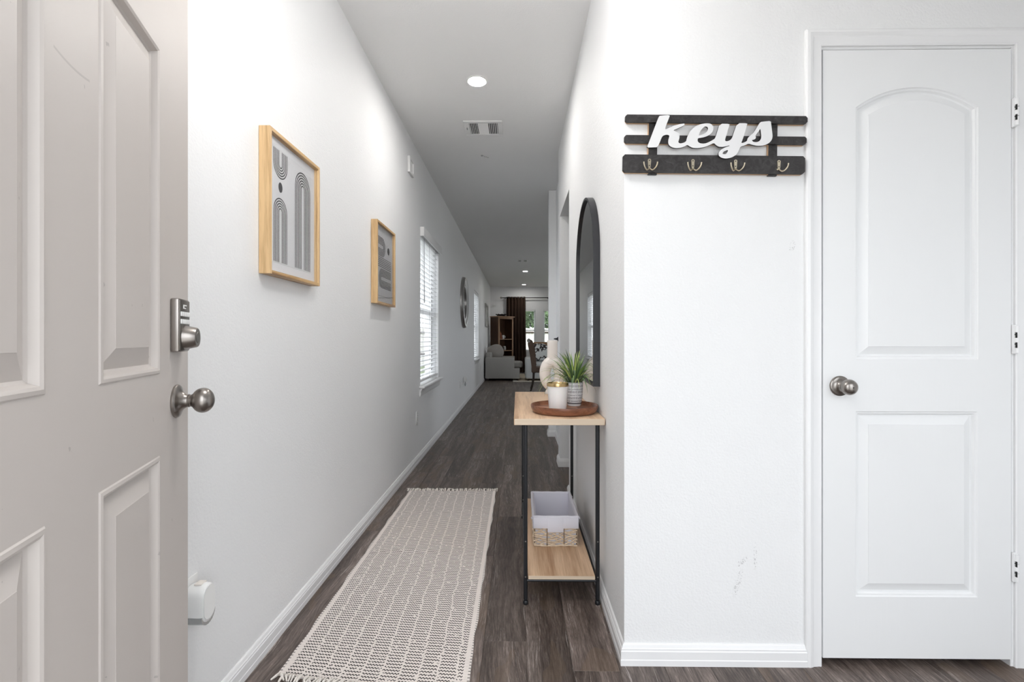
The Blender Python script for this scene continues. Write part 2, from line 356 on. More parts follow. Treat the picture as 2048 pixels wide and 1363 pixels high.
# ------------------------------------------------------------------ mesh builder
class G:
    def __init__(self):
        self.bm = bmesh.new()

    def face(self, pts, flip=False):
        vs = [self.bm.verts.new(p) for p in pts]
        return self.bm.faces.new(vs[::-1] if flip else vs)

    def box(self, x0, x1, y0, y1, z0, z1, bev=0.0, seg=2):
        r = bmesh.ops.create_cube(self.bm, size=1.0)
        vs = r['verts']
        for v in vs:
            v.co = Vector((x0 + (v.co.x + .5) * (x1 - x0), y0 + (v.co.y + .5) * (y1 - y0), z0 + (v.co.z + .5) * (z1 - z0)))
        if bev > 0:
            es = list({e for v in vs for e in v.link_edges})
            bmesh.ops.bevel(self.bm, geom=es, offset=bev, segments=seg, profile=0.5, affect='EDGES')
        return self

    def obox(self, c, size, rot, bev=0.0, seg=2):
        """box with its centre, size and a 3x3 rotation"""
        r = bmesh.ops.create_cube(self.bm, size=1.0); vs = r['verts']
        for v in vs:
            v.co = Vector((v.co.x * size[0], v.co.y * size[1], v.co.z * size[2]))
        if bev > 0:
            es = list({e for v in vs for e in v.link_edges})
            rr = bmesh.ops.bevel(self.bm, geom=es, offset=bev, segments=seg, profile=0.5, affect='EDGES')
            vs = list({v for f in rr['faces'] for v in f.verts} | {v for v in vs if v.is_valid})
        for v in vs:
            v.co = rot @ v.co + Vector(c)
        return self

    def tube(self, pts, r, n=8, closed=False, caps=True):
        pts = [Vector(p) for p in pts]; N = len(pts)
        rs = r if isinstance(r, (list, tuple)) else [r] * N
        tang = []
        for i in range(N):
            a = pts[(i - 1) % N] if (closed or i > 0) else pts[0]
            b = pts[(i + 1) % N] if (closed or i < N - 1) else pts[-1]
            tang.append((b - a).normalized())
        up = Vector((0, 0, 1)) if abs(tang[0].z) < 0.9 else Vector((1, 0, 0))
        nrm = tang[0].cross(up).normalized(); rings = []
        for i in range(N):
            nrm = (nrm - tang[i] * nrm.dot(tang[i])).normalized(); bi = tang[i].cross(nrm)
            rings.append([self.bm.verts.new(pts[i] + (nrm * cos(2 * pi * k / n) + bi * sin(2 * pi * k / n)) * rs[i]) for k in range(n)])
        for i in range(N if closed else N - 1):
            A, B = rings[i], rings[(i + 1) % N]
            for k in range(n):
                self.bm.faces.new((A[k], A[(k + 1) % n], B[(k + 1) % n], B[k]))
        if caps and not closed:
            self.bm.faces.new(rings[0][::-1]); self.bm.faces.new(rings[-1])
        return self

    def lathe(self, prof, c=(0, 0, 0), axis='Z', n=32):
        """prof: (radius, height) from start to end along the axis"""
        def P(r, h, a):
            u, v = r * cos(a), r * sin(a)
            d = {'Z': (u, v, h), 'Y': (u, h, v), 'X': (h, u, v), '-Y': (u, -h, v), '-X': (-h, u, v)}[axis]
            return Vector(c) + Vector(d)
        rings = []
        for (r, h) in prof:
            if r < 1e-6:
                rings.append([self.bm.verts.new(P(0, h, 0))])
            else:
                rings.append([self.bm.verts.new(P(r, h, 2 * pi * k / n)) for k in range(n)])
        for A, B in zip(rings, rings[1:]):
            for k in range(n):
                a0, a1 = A[k % len(A)], A[(k + 1) % len(A)]; b0, b1 = B[k % len(B)], B[(k + 1) % len(B)]
                vs = []
                for v in (a0, a1, b1, b0):
                    if v not in vs:
                        vs.append(v)
                if len(vs) >= 3:
                    self.bm.faces.new(vs)
        return self

    def prism(self, outer, holes, f, c0, c1):
        """solid plate: 2D outline with holes, f(a,b,c) maps to space"""
        loops = [outer] + list(holes)
        flat = [p for lp in loops for p in lp]
        tris = tessellate_polygon([[Vector((a, b, 0)) for a, b in lp] for lp in loops])
        v0 = [self.bm.verts.new(f(a, b, c0)) for a, b in flat]; v1 = [self.bm.verts.new(f(a, b, c1)) for a, b in flat]
        for t in tris:
            try:
                self.bm.faces.new([v0[k] for k in t]); self.bm.faces.new([v1[k] for k in t][::-1])
            except ValueError:
                pass
        o = 0
        for lp in loops:
            n = len(lp)
            for k in range(n):
                a, b = o + k, o + (k + 1) % n
                self.bm.faces.new((v0[a], v0[b], v1[b], v1[a]))
            o += n
        return self

    def flat(self, outer, holes, f):
        loops = [outer] + list(holes); flat = [p for lp in loops for p in lp]
        tris = tessellate_polygon([[Vector((a, b, 0)) for a, b in lp] for lp in loops])
        v = [self.bm.verts.new(f(a, b)) for a, b in flat]
        for t in tris:
            self.bm.faces.new([v[k] for k in t])
        return self

    def sweep(self, prof, p0, p1, out, m0=0, m1=0):
        """extrude an (offset from wall, z) profile from p0 to p1; out = unit vector off the wall"""
        p0, p1, out = Vector(p0), Vector(p1), Vector(out)
        d = (p1 - p0).normalized()
        A = [self.bm.verts.new(p0 + out * a - d * (a * m0) + Vector((0, 0, z))) for a, z in prof]
        B = [self.bm.verts.new(p1 + out * a + d * (a * m1) + Vector((0, 0, z))) for a, z in prof]
        n = len(prof)
        for k in range(n):
            self.bm.faces.new((A[k], A[(k + 1) % n], B[(k + 1) % n], B[k]))
        self.bm.faces.new(A[::-1]); self.bm.faces.new(B)
        return self

    def grid(self, nx, ny, f):
        V = [[self.bm.verts.new(f(i / nx, j / ny)) for j in range(ny + 1)] for i in range(nx + 1)]
        for i in range(nx):
            for j in range(ny):
                self.bm.faces.new((V[i][j], V[i + 1][j], V[i + 1][j + 1], V[i][j + 1]))
        return self


def chaikin(p, it=1):
    for _ in range(it):
        q = []
        for k in range(len(p)):
            a, b = p[k], p[(k + 1) % len(p)]
            q += [(a[0] * .78 + b[0] * .22, a[1] * .78 + b[1] * .22), (a[0] * .22 + b[0] * .78, a[1] * .22 + b[1] * .78)]
        p = q
    return p


def world_loc(o):
    v = Vector((0, 0, 0))
    while o is not None:
        v += o.location; o = o.parent
    return v


def obj(name, g, m, parent=None, local=False, smooth=35, at=None, recalc=True):
    """link a builder as ONE mesh object. Coordinates are world ones unless local; at = where the origin goes"""
    if recalc:
        bmesh.ops.recalc_face_normals(g.bm, faces=g.bm.faces[:])
    off = Vector((0, 0, 0)) if local else (world_loc(parent) if parent else Vector((0, 0, 0)))
    loc = Vector((0, 0, 0))
    if at is not None:
        loc = Vector(at) - off
        off = Vector(at)
    if off.length > 0:
        for v in g.bm.verts:
            v.co -= off
    me = bpy.data.meshes.new(name); g.bm.to_mesh(me); g.bm.free()
    if smooth:
        me.shade_smooth(); me.set_sharp_from_angle(angle=RAD(smooth))
    me.materials.append(m)
    o = bpy.data.objects.new(name, me); COL.objects.link(o)
    o.parent = parent; o.location = loc
    return o


def tag(o, label=None, cat=None, group=None, kind=None):
    if label: o['label'] = label
    if cat: o['category'] = cat
    if group: o['group'] = group
    if kind: o['kind'] = kind
    return o


def thing(name, label, cat, loc, rotz=0.0, group=None, kind=None):
    o = bpy.data.objects.new(name, None); COL.objects.link(o); o.empty_display_size = 0.1
    o.location = loc; o.rotation_euler = (0, 0, rotz)
    return tag(o, label, cat, group, kind)


def struct(name, g, m, parent=None, smooth=35, **k):
    o = obj(name, g, m, parent, smooth=smooth, **k)
    if parent is None:
        o['kind'] = 'structure'
    return o


def dup(root):
    """copy of a thing with its parts and sub-parts"""
    r = root.copy(); COL.objects.link(r)
    for ch in list(root.children):
        c = ch.copy(); COL.objects.link(c); c.parent = r
        for gch in list(ch.children):
            d = gch.copy(); COL.objects.link(d); d.parent = c
    return r


# ------------------------------------------------------------------ the room
XL, XR, YK, H = -0.885, 0.357, 1.63, 2.743
YF = 15.40            # far wall
XE = 4.6              # east side of the living room
WT = 0.15
WINS = [(4.37, 5.36), (9.76, 10.86)]
WZ0, WZ1 = 0.645, 2.085

g = G().box(XL - WT, XE + WT, -0.12, YF + WT, -0.06, -0.004)
floor = struct('floor', g, M_SUBFLOOR)

# vinyl planks (1.22 x 0.152 m), clipped to the rooms
PW, PL = 0.1524, 1.22
_shared = {}


def plank_mesh(w, l):
    key = (round(w, 4), round(l, 4))
    if key not in _shared:
        q = G(); a, b, e = w / 2 - 0.0002, l / 2 - 0.0002, 0.0007
        top = [(-a + e, -b + e, 0), (a - e, -b + e, 0), (a - e, b - e, 0), (-a + e, b - e, 0)]
        bot = [(-a, -b, -e), (a, -b, -e), (a, b, -e), (-a, b, -e)]
        low = [(x, y, -0.004) for x, y, z in bot]
        q.face(top)
        for k in range(4):
            q.face([bot[k], bot[(k + 1) % 4], top[(k + 1) % 4], top[k]])
            q.face([low[k], low[(k + 1) % 4], bot[(k + 1) % 4], bot[k]])
        bmesh.ops.recalc_face_normals(q.bm, faces=q.bm.faces[:])
        me = bpy.data.meshes.new('plank'); q.bm.to_mesh(me); q.bm.free(); me.materials.append(M_PLANK)
        _shared[key] = me
    return _shared[key]


def lay(x0, x1, y0, y1, phase):
    """planks over a rectangle; returns the clipped pieces as (cx, cy, w, l)"""
    out = []; x = XL
    col = 0
    while x < x1:
        a, b = max(x, x0), min(x + PW, x1)
        if b - a > 0.004:
            y = -1.3 + ((col * 0.437 + phase) % 1.0) * PL
            while y < y1:
                c, d = max(y, y0), min(y + PL, y1)
                if d - c > 0.004:
                    out.append(((a + b) / 2, (c + d) / 2, b - a, d - c))
                y += PL
        x += PW; col += 1
    return out


XP = XL + 8 * PW      # corridor planks run to here, then the wide room joins on
pieces = lay(XL, XP, 0.0, YF, 0.31) + lay(XP, XL + 17 * PW, 0.0, 1.80, 0.31) + lay(XP, XL + 13 * PW, 9.3, YF, 0.31)
for (cx, cy, w, l) in pieces:
    o = bpy.data.objects.new('plank', plank_mesh(w, l)); COL.objects.link(o); o.parent = floor; o.location = (cx, cy, 0)
rest = G()
for (cx, cy, w, l) in lay(XP, XE, 1.80, 9.3, 0.31) + lay(XL + 13 * PW, XE, 9.3, YF, 0.31) + lay(XL + 17 * PW, XE, 0.0, 1.80, 0.31):
    rest.box(cx - w / 2 + .0005, cx + w / 2 - .0005, cy - l / 2 + .0005, cy + l / 2 - .0005, -0.004, 0.0)
tag(obj('plank_field', rest, M_PLANK, floor), kind='stuff')

# ceiling
struct('ceiling', G().box(XL - WT, XE + WT, -0.12, YF + WT, H, H + 0.15), M_CEIL)

# left wall with its two windows
g = G()
ys = [-0.12] + [v for w in WINS for v in w] + [YF]
for k in range(0, len(ys), 2):
    g.box(XL - WT, XL, ys[k], ys[k + 1], 0, H)
for (a, b) in WINS:
    g.box(XL - WT, XL, a, b, 0, WZ0); g.box(XL - WT, XL, a, b, WZ1, H)
bmesh.ops.remove_doubles(g.bm, verts=g.bm.verts[:], dist=1e-5)
struct('wall_left', g, M_WALL)

# right side of the corridor: console wall, doorway with drywall returns, recess, stub
WTI = 0.12
OP0, OP1, OPZ, RE0, RE1 = 3.385, 4.13, 2.135, 4.285, 5.40
g = G()
g.box(XR, XR + WTI, YK, OP0, 0, H); g.box(XR, XR + WTI, OP0, OP1, OPZ, H); g.box(XR, XR + WTI, OP1, RE0, 0, H)
g.box(XR + 0.068, XR + 0.068 + WTI, RE0 - 0.001, RE1, 0, H)
struct('wall_right', g, M_WALL)
struct('wall_stub', G().box(XR - 0.012, XR + 1.2, RE1, RE1 + WTI, 0, H), M_WALL)
# wall facing the camera, with the closet doorway
CX0, CX1, CZ = 1.0135, 1.6425, 2.0585
g = G()
g.box(XR + WTI, CX0, YK, YK + WTI, 0, H); g.box(CX1, 2.4, YK, YK + WTI, 0, H); g.box(CX0, CX1, YK, YK + WTI, CZ, H)
g.box(XR + 0.0002, XR + WTI, YK - 0.0002, YK + 0.01, 0, H)
struct('wall_facing', g, M_FACING)
# closet and side room shells
g = G()
g.box(XR + WTI, XE, 2.45, 2.55, 0, H); g.box(2.4, 2.5, -0.0, 2.45, 0, H)
struct('wall_closet', g, M_WALL)
g = G().box(XR + WTI, XE, RE1 - 0.15, RE1 - 0.05, 0, H)
g.box(2.6, 2.7, 2.55, RE1 - 0.15, 0, H)
struct('wall_sideroom', g, M_WALL)
# front wall around the entrance
g = G()
DX0, DX1, DZ = -0.45, 0.52, 2.065
SX0, SX1 = 1.05, 1.95     # unseen sidelight opening, added to bring more daylight into the hall
g.box(XL, DX0, -0.09, 0.06, 0, H); g.box(DX1, SX0, -0.09, 0.06, 0, H); g.box(SX1, 2.4, -0.09, 0.06, 0, H); g.box(DX0, SX1, -0.09, 0.06, DZ, H); g.box(SX0, SX1, -0.09, 0.06, 0, 0.12)
struct('wall_front', g, M_WALL)
w = thing('window_7', 'narrow sidelight window right of the entrance doorway', None, ((SX0 + SX1) / 2, -0.02, 0.12), kind='structure')
g = G()
for a, b, c, d in ((SX0, SX0 + .04, .12, DZ), (SX1 - .04, SX1, .12, DZ), (SX0, SX1, .12, .16), (SX0, SX1, DZ - .04, DZ), ((SX0 + SX1) / 2 - .02, (SX0 + SX1) / 2 + .02, .16, DZ - .04)):
    g.box(a, b, -0.05, 0.0, c, d)
obj('window_frame', g, M_VINYL, w)
light_portal('sidelight_portal', ((SX0 + SX1) / 2, -0.10, 1.09), (RAD(90), 0, 0), SX1 - SX0, 1.95)
# living room: east wall and far wall with two tall windows
EW = [(5.7, 8.1), (9.0, 11.0)]  # unseen window openings, added so daylight lifts the living room and corridor
g = G(); ys = [2.45] + [v for w in EW for v in w] + [YF]
for k in range(0, len(ys), 2):
    g.box(XE, XE + WT, ys[k], ys[k + 1], 0, H)
for a, b in EW:
    g.box(XE, XE + WT, a, b, 0, 0.8); g.box(XE, XE + WT, a, b, 2.1, H)
struct('wall_east', g, M_WALL)
for k, (a, b) in enumerate(EW):
    w = thing('window_%d' % (5 + k), 'wide window in the dining side wall', None, (XE + .08, (a + b) / 2, .8), kind='structure')
    g = G(); g.box(XE + .05, XE + .11, a, a + .05, .8, 2.1); g.box(XE + .05, XE + .11, b - .05, b, .8, 2.1); g.box(XE + .05, XE + .11, a, b, .8, .85); g.box(XE + .05, XE + .11, a, b, 2.05, 2.1); g.box(XE + .05, XE + .11, (a + b) / 2 - .025, (a + b) / 2 + .025, .85, 2.05)
    obj('window_frame', g, M_VINYL, w)
    light_portal('window_portal', (XE + .2, (a + b) / 2, 1.45), (0, RAD(90), 0), 1.3, b - a)
FW = [(-0.36, 0.555), (0.81, 1.72), (2.2, 3.1)]
FZ0, FZ1 = 0.70, 2.02
g = G()
xs = [XL - WT] + [v for w in FW for v in w] + [XE + WT]
for k in range(0, len(xs), 2):
    g.box(xs[k], xs[k + 1], YF, YF + WT, 0, H)
for a, b in FW:
    g.box(a, b, YF, YF + WT, 0, FZ0); g.box(a, b, YF, YF + WT, FZ1, H)
struct('wall_far', g, M_WALL)

# baseboards
BB = [(0, 0), (0.015, 0), (0.015, 0.019), (0.0135, 0.0215), (0.0135, 0.047), (0.0115, 0.050), (0.0115, 0.055), (0.009, 0.0575), (0.006, 0.066), (0.003, 0.069), (0, 0.069)]


def baseboard(name, segs):
    q = G()
    for a, b, o, *mi in segs:
        q.sweep(BB, a, b, o, *mi)
    return struct(name, q, M_TRIM, smooth=25)


baseboard('baseboard_left', [((XL, 0.06, 0), (XL, YF, 0), (1, 0, 0))])
XS = XR + 0.068
baseboard('baseboard_right', [((XR, YK, 0), (XR, OP0, 0), (-1, 0, 0), 1, 1), ((XR, OP0, 0), (XR + WTI, OP0, 0), (0, 1, 0), 1, 0),
                              ((XR + WTI, OP1, 0), (XR, OP1, 0), (0, -1, 0), 0, 1), ((XR, OP1, 0), (XR, RE0, 0), (-1, 0, 0), 1, 1), ((XR, RE0, 0), (XS, RE0, 0), (0, 1, 0), 1, -1),
                              ((XS, RE0, 0), (XS, RE1, 0), (-1, 0, 0), -1, -1), ((XS, RE1, 0), (XR - 0.012, RE1, 0), (0, -1, 0), -1, 1),
                              ((XR - 0.012, RE1, 0), (XR - 0.012, RE1 + WTI, 0), (-1, 0, 0), 1, 0)])
baseboard('baseboard_facing', [((XR, YK, 0), (0.9605, YK, 0), (0, -1, 0), 1, 0), ((1.702, YK, 0), (2.4, YK, 0), (0, -1, 0))])
baseboard('baseboard_far', [((XL, YF, 0), (XE, YF, 0), (0, -1, 0))])


# ------------------------------------------------------------------ panelled doors
def rect_out(x0, x1, z0, z1):
    return lambda d: [(x0 + d, z0 + d), (x1 - d, z0 + d), (x1 - d, z1 - d), (x0 + d, z1 - d)]


def arch_out(x0, x1, z0, zs, rise, n=20):
    w = x1 - x0; R = (w * w / 4 + rise * rise) / (2 * rise); cx, cz = (x0 + x1) / 2, zs + rise - R

    def f(d):
        r = R - d; hw = w / 2 - d; a = math.asin(hw / r)
        return [(x0 + d, z0 + d), (x1 - d, z0 + d)] + [(cx + r * sin(a - 2 * a * k / n), cz + r * cos(a - 2 * a * k / n)) for k in range(n + 1)]
    return f


def panel_leaf(g, x0, x1, z0, z1, thick, outs, prof):
    """door leaf whose panelled face looks towards -y at y=0; prof: (inset, depth into the door)"""
    bm = g.bm
    g.flat([(x0, z0), (x1, z0), (x1, z1), (x0, z1)], [o(0) for o in outs], lambda a, b: (a, 0, b))
    for o in outs:
        rings = [[bm.verts.new((a, dep, b)) for a, b in o(ins)] for ins, dep in prof]
        for A, B in zip(rings, rings[1:]):
            n = len(A)
            for k in range(n):
                bm.faces.new((A[k], A[(k + 1) % n], B[(k + 1) % n], B[k]))
        g.flat(o(prof[-1][0]), [], lambda a, b: (a, prof[-1][1], b))
    P = [(x0, z0), (x1, z0), (x1, z1), (x0, z1)]
    for k in range(4):
        (a, b), (c, d) = P[k], P[(k + 1) % 4]
        g.face([(a, 0, b), (c, 0, d), (c, thick, d), (a, thick, b)])
    g.face([(a, thick, b) for a, b in P])
    bmesh.ops.remove_doubles(bm, verts=bm.verts[:], dist=1e-5)
    return g


MOULD = [(0, 0), (0.003, 0.0035), (0.008, 0.0045), (0.012, 0.0115), (0.017, 0.0125), (0.043, 0.003), (0.0435, 0.0018)]
# closet door (opens towards the viewer, hinges on the right)
d2 = thing('door_2', 'white two-panel arched closet door right of the key rack', None, (CX0 + 0.004, YK - 0.004, 0.026), kind='structure')
DW = 0.619
g = panel_leaf(G(), 0, DW, 0, 2.026, 0.035, [arch_out(0.1085, 0.5125, 0.995, 1.835, 0.066), rect_out(0.1085, 0.5105, 0.205, 0.822)], MOULD)
obj('door_leaf', g, M_DOORW, d2, local=True, smooth=20)
ROSE = [(0.0, 0.0), (0.0330, 0.0), (0.0336, 0.0015), (0.0334, 0.004), (0.0315, 0.0062), (0.0285, 0.0072), (0.0240, 0.0088), (0.0195, 0.0115), (0.0160, 0.0150), (0.0138, 0.0185), (0.0128, 0.0215), (0.0132, 0.0222), (0.0132, 0.0240), (0.0115, 0.0248), (0, 0.0248)]
KNOB = [(0.0110, 0.023), (0.0122, 0.0265), (0.0122, 0.0275)] + [(0.0255 * sin(RAD(a)) ** 0.92, 0.0275 + 0.0203 * (1 - cos(RAD(a))) ) for a in range(32, 178, 8)] + [(0, 0.0681)]
r = obj('knob_rose', G().lathe(ROSE, (0.0545, 0, 0.907), '-Y', 36), M_NICKEL, d2, local=True)
obj('knob', G().lathe(KNOB, (0.0545, 0, 0.907), '-Y', 64), M_NICKEL, d2, local=True)
obj('keyhole', G().lathe([(0.0022, 0.0676), (0.0022, 0.0687), (0, 0.0687)], (0.0545, 0, 0.907), '-Y', 10), M_DARK, d2, local=True)
for zc in (1.812, 1.062, 0.308):
    h = obj('hinge', G().box(DW + 0.001, DW + 0.014, -0.010, 0.002, zc - 0.048, zc + 0.048, 0.003), M_TRIM, d2, local=True)
    for k in range(3):
        obj('knuckle', G().lathe([(0, -0.0135), (0.0062, -0.0135), (0.0062, 0.0135), (0, 0.0135)], (DW + 0.0085, -0.011, zc - 0.031 + k * 0.031), 'Z', 12), M_TRIM, h, local=True)
    for k in range(2):
        obj('hinge_slot', G().box(DW + 0.0025, DW + 0.0042, -0.0172, -0.008, zc - 0.028 + k * 0.033, zc - 0.010 + k * 0.033), M_DARK, h, local=True)

# casing round the closet doorway: moulded profile mitred at the corners, plus jamb
CAS = [(0, 0), (0, 0.011), (0.004, 0.014), (0.012, 0.0155), (0.020, 0.0135), (0.026, 0.0105), (0.045, 0.0085), (0.050, 0.0095), (0.0535, 0.007), (0.0535, 0.0)]


def casing(x0, x1, ztop, y, name, w=0.0535):
    """x0,x1,ztop: inner edge of the trim"""
    q = G(); bm = q.bm
    path = [((x0, 0), (-1, 0)), ((x0, ztop), (-1, 1)), ((x1, ztop), (1, 1)), ((x1, 0), (1, 0))]
    rings = []
    for (px, pz), (dx, dz) in path:
        rings.append([bm.verts.new((px + dx * (w - a), y - t, pz + dz * (w - a))) for a, t in CAS])
    for A, B in zip(rings, rings[1:]):
        n = len(A)
        for k in range(n):
            bm.faces.new((A[k], A[(k + 1) % n], B[(k + 1) % n], B[k]))
    bm.faces.new(rings[0]); bm.faces.new(rings[-1][::-1])
    return struct(name, q, M_TRIM, smooth=20)


casing(CX0 - 0.002, CX1 + 0.006, CZ + 0.006, YK, 'trim_1')
g = G()
g.box(CX0 - 0.0, CX0 + 0.002, YK + 0.001, YK + WTI, 0, CZ); g.box(CX1 - 0.003, CX1, YK + 0.001, YK + WTI, 0, CZ); g.box(CX0, CX1, YK + 0.001, YK + WTI, CZ - 0.002, CZ)
g.box(CX0 + 0.002, CX0 + 0.012, YK + 0.042, YK + 0.075, 0, CZ - 0.002); g.box(CX1 - 0.013, CX1 - 0.003, YK + 0.042, YK + 0.075, 0, CZ - 0.002)
struct('trim_2', g, M_TRIM)

# entrance door, standing open against the left wall
TH = math.atan2(0.9446, -0.328)
d1 = thing('door_1', 'beige six-panel entrance door standing open at the left', None, (-0.418, 0.181, 0.012), TH, kind='structure')
LW = 0.91
cols_ = [(0.165, 0.392), (0.518, 0.745)]
outs = []
for a, b in cols_:
    a, b = LW - b, LW - a
    outs += [rect_out(a, b, 0.20, 0.862), rect_out(a, b, 1.013, 1.614), rect_out(a, b, 1.735, 1.93)]
MOULD2 = [(0, 0), (0.002, -0.002), (0.007, -0.0030), (0.011, -0.001), (0.015, 0.008), (0.019, 0.0105), (0.050, -0.0005), (0.0505, -0.001)]
g = panel_leaf(G(), 0, LW, 0, 2.03, 0.044, outs, MOULD2)
obj('door_leaf', g, M_FDOOR, d1, local=True, smooth=20)
KX = LW - 0.076
obj('knob_rose', G().lathe(ROSE, (KX, 0, 0.952), '-Y', 40), M_NICKEL, d1, local=True)
obj('knob', G().lathe(KNOB, (KX, 0, 0.952), '-Y', 64), M_NICKEL, d1, local=True)
lk = obj('lock_plate', G().box(KX - 0.033, KX + 0.033, -0.0145, 0.0, 1.052, 1.158, 0.003), M_NICKEL, d1, local=True)
M_LOCKFACE = mat('lock_keypad_face', (0.20, 0.185, 0.17), 0.35, 0.9)
obj('keypad_face', G().box(KX - 0.030, KX + 0.030, -0.0157, -0.0140, 1.055, 1.155, 0.0006), M_LOCKFACE, lk, local=True)
for rz in (1.1275, 1.1125):
    for k in range(5):
        bx = KX - 0.0225 + k * 0.0112
        obj('button', G().box(bx - 0.0047, bx + 0.0047, -0.0177, -0.0155, rz - 0.0048, rz + 0.0048, 0.0012), M_PLASTIC, lk, local=True)
g = G()     # small bracket-shaped emblem above the buttons
g.box(KX - 0.010, KX - 0.0065, -0.0167, -0.0155, 1.1385, 1.1465); g.box(KX - 0.0065, KX + 0.008, -0.0167, -0.0155, 1.1440, 1.1465); g.box(KX - 0.0065, KX + 0.004, -0.0167, -0.0155, 1.1385, 1.1405)
obj('emblem', g, M_PLASTIC, lk, local=True)
obj('lock_cylinder', G().lathe([(0, 0.0145), (0.0245, 0.0145), (0.0240, 0.018), (0.0200, 0.036), (0.0185, 0.038), (0, 0.038)], (KX + 0.002, 0, 1.0805), '-Y', 36), M_NICKEL, d1, local=True)
obj('keyway', G().lathe([(0, 0.038), (0.0115, 0.038), (0.0105, 0.039), (0, 0.039)], (KX + 0.002, 0, 1.0805), '-Y', 24), M_LOCKFACE, d1, local=True)
for hz in (0.25, 1.02, 1.80):
    obj('hinge', G().lathe([(0, -0.05), (0.007, -0.05), (0.007, 0.05), (0, 0.05)], (-0.009, 0.022, hz), 'Z', 12), M_NICKEL, d1, local=True)


# ------------------------------------------------------------------ windows on the left wall with blinds
def window_left(n, y0, y1, label, blabel, valance):
    w = thing('window_%d' % n, label, None, (XL - 0.10, (y0 + y1) / 2, WZ0), kind='structure')
    g = G(); xa, xb = XL - 0.135, XL - 0.075
    g.box(xa, xb, y0, y0 + 0.04, WZ0, WZ1, .003); g.box(xa, xb, y1 - 0.04, y1, WZ0, WZ1, .003)
    g.box(xa, xb, y0 + .04, y1 - .04, WZ0, WZ0 + 0.05, .003); g.box(xa, xb, y0 + .04, y1 - .04, WZ1 - 0.05, WZ1, .003)
    obj('window_frame', g, M_VINYL, w)
    zm = (WZ0 + WZ1) / 2
    obj('meeting_rail', G().box(xa + .005, xb - .01, y0 + .04, y1 - .04, zm - 0.02, zm + 0.02, .003), M_VINYL, w)
    obj('pane', G().box(xa + .03, xa + .034, y0 + .035, y1 - .035, WZ0 + 0.045, zm - .018), M_GLASS, w)
    obj('pane', G().box(xa + .018, xa + .022, y0 + .035, y1 - .035, zm + .018, WZ1 - 0.045), M_GLASS, w)
    # stool with horns, and apron
    g = G().box(XL - 0.075, XL, y0, y1, WZ0 - 0.001, WZ0 + 0.018)
    g.box(XL, XL + 0.050, y0 - 0.055, y1 + 0.055, WZ0 - 0.001, WZ0 + 0.018, 0.006, 3)
    obj('window_sill', g, M_TRIM, w)
    AP = [(0, -0.075), (0.006, -0.075), (0.010, -0.062), (0.012, -0.05), (0.012, -0.03), (0.020, -0.018), (0.024, -0.008), (0.028, 0), (0, 0)]
    obj('apron', G().sweep([(a, z + WZ0) for a, z in AP], (XL, y0 - 0.035, 0), (XL, y1 + 0.035, 0), (1, 0, 0)), M_TRIM, w)
    # blind
    b = thing('window_blind', blabel, 'blind', (XL - 0.02, (y0 + y1) / 2, WZ1 - 0.06))
    ya, yb = y0 + 0.006, y1 - 0.006
    obj('headrail', G().box(XL - 0.062, XL - 0.008, ya, yb, WZ1 - 0.055, WZ1 - 0.004, .003), M_VINYL, b)
    if valance:
        g = G().box(XL + 0.026, XL + 0.038, y0 - 0.012, y1 + 0.012, WZ1 - 0.066, WZ1 + 0.018, 0.004)
        g.box(XL + 0.001, XL + 0.027, y0 - 0.012, y0 - 0.002, WZ1 - 0.066, WZ1 + 0.018, 0.003)
        g.box(XL + 0.001, XL + 0.027, y1 + 0.002, y1 + 0.012, WZ1 - 0.066, WZ1 + 0.018, 0.003)
        obj('valance', g, M_VINYL, b)
    zt, zb = WZ1 - 0.075, WZ0 + 0.10
    N = 29
    q = G(); a = RAD(-5)
    # slat: slightly crowned strip, tilted; local coordinates shared by all
    pr = [(-0.025, 0), (-0.012, 0.0022), (0, 0.003), (0.012, 0.0022), (0.025, 0)]
    pts = [(x * cos(a) - z * sin(a), x * sin(a) + z * cos(a)) for x, z in pr] + [(x * cos(a) - (z - 0.0026) * sin(a), x * sin(a) + (z - 0.0026) * cos(a)) for x, z in pr[::-1]]
    A = [q.bm.verts.new((x, -(yb - ya) / 2 + .004, z)) for x, z in pts]; B = [q.bm.verts.new((x, (yb - ya) / 2 - .004, z)) for x, z in pts]
    for k in range(len(pts)):
        q.bm.faces.new((A[k], A[(k + 1) % len(A)], B[(k + 1) % len(A)], B[k]))
    q.bm.faces.new(A[::-1]); q.bm.faces.new(B)
    s0 = obj('slat', q, M_SLAT, b, local=True, smooth=50)
    for k in range(N):
        o = s0 if k == 0 else s0.copy()
        if k:
            COL.objects.link(o)
        o.parent = b
        o.location = (XL - 0.034 - b.location.x, 0, zt - (zt - zb) * k / (N - 1) - b.location.z)
    obj('bottom_rail', G().box(XL - 0.060, XL - 0.008, ya + .004, yb - .004, zb - 0.055, zb - 0.030, .005), M_VINYL, b)
    for f in (0.16, 0.5, 0.84):
        yc = ya + (yb - ya) * f
        obj('ladder_cord', G().tube([(XL - 0.008, yc, WZ1 - .05), (XL - 0.008, yc, zb - .035)], 0.0013, 6), M_CORD, b)
    obj('tilt_wand', G().tube([(XL + 0.006, ya + 0.14, WZ1 - .06), (XL + 0.008, ya + 0.14, WZ1 - 0.48), (XL + 0.008, ya + 0.14, WZ1 - 0.66)], [0.003, 0.004, 0.0055], 8), M_CORD, b)
    return w


window_left(1, *WINS[0], 'tall window beside the nearer blind on the left wall', 'white slatted blind with valance on the nearer left window', True)
window_left(2, *WINS[1], 'tall window on the left wall beyond the round mirror', 'white slatted blind on the farther left window past the round mirror', False)


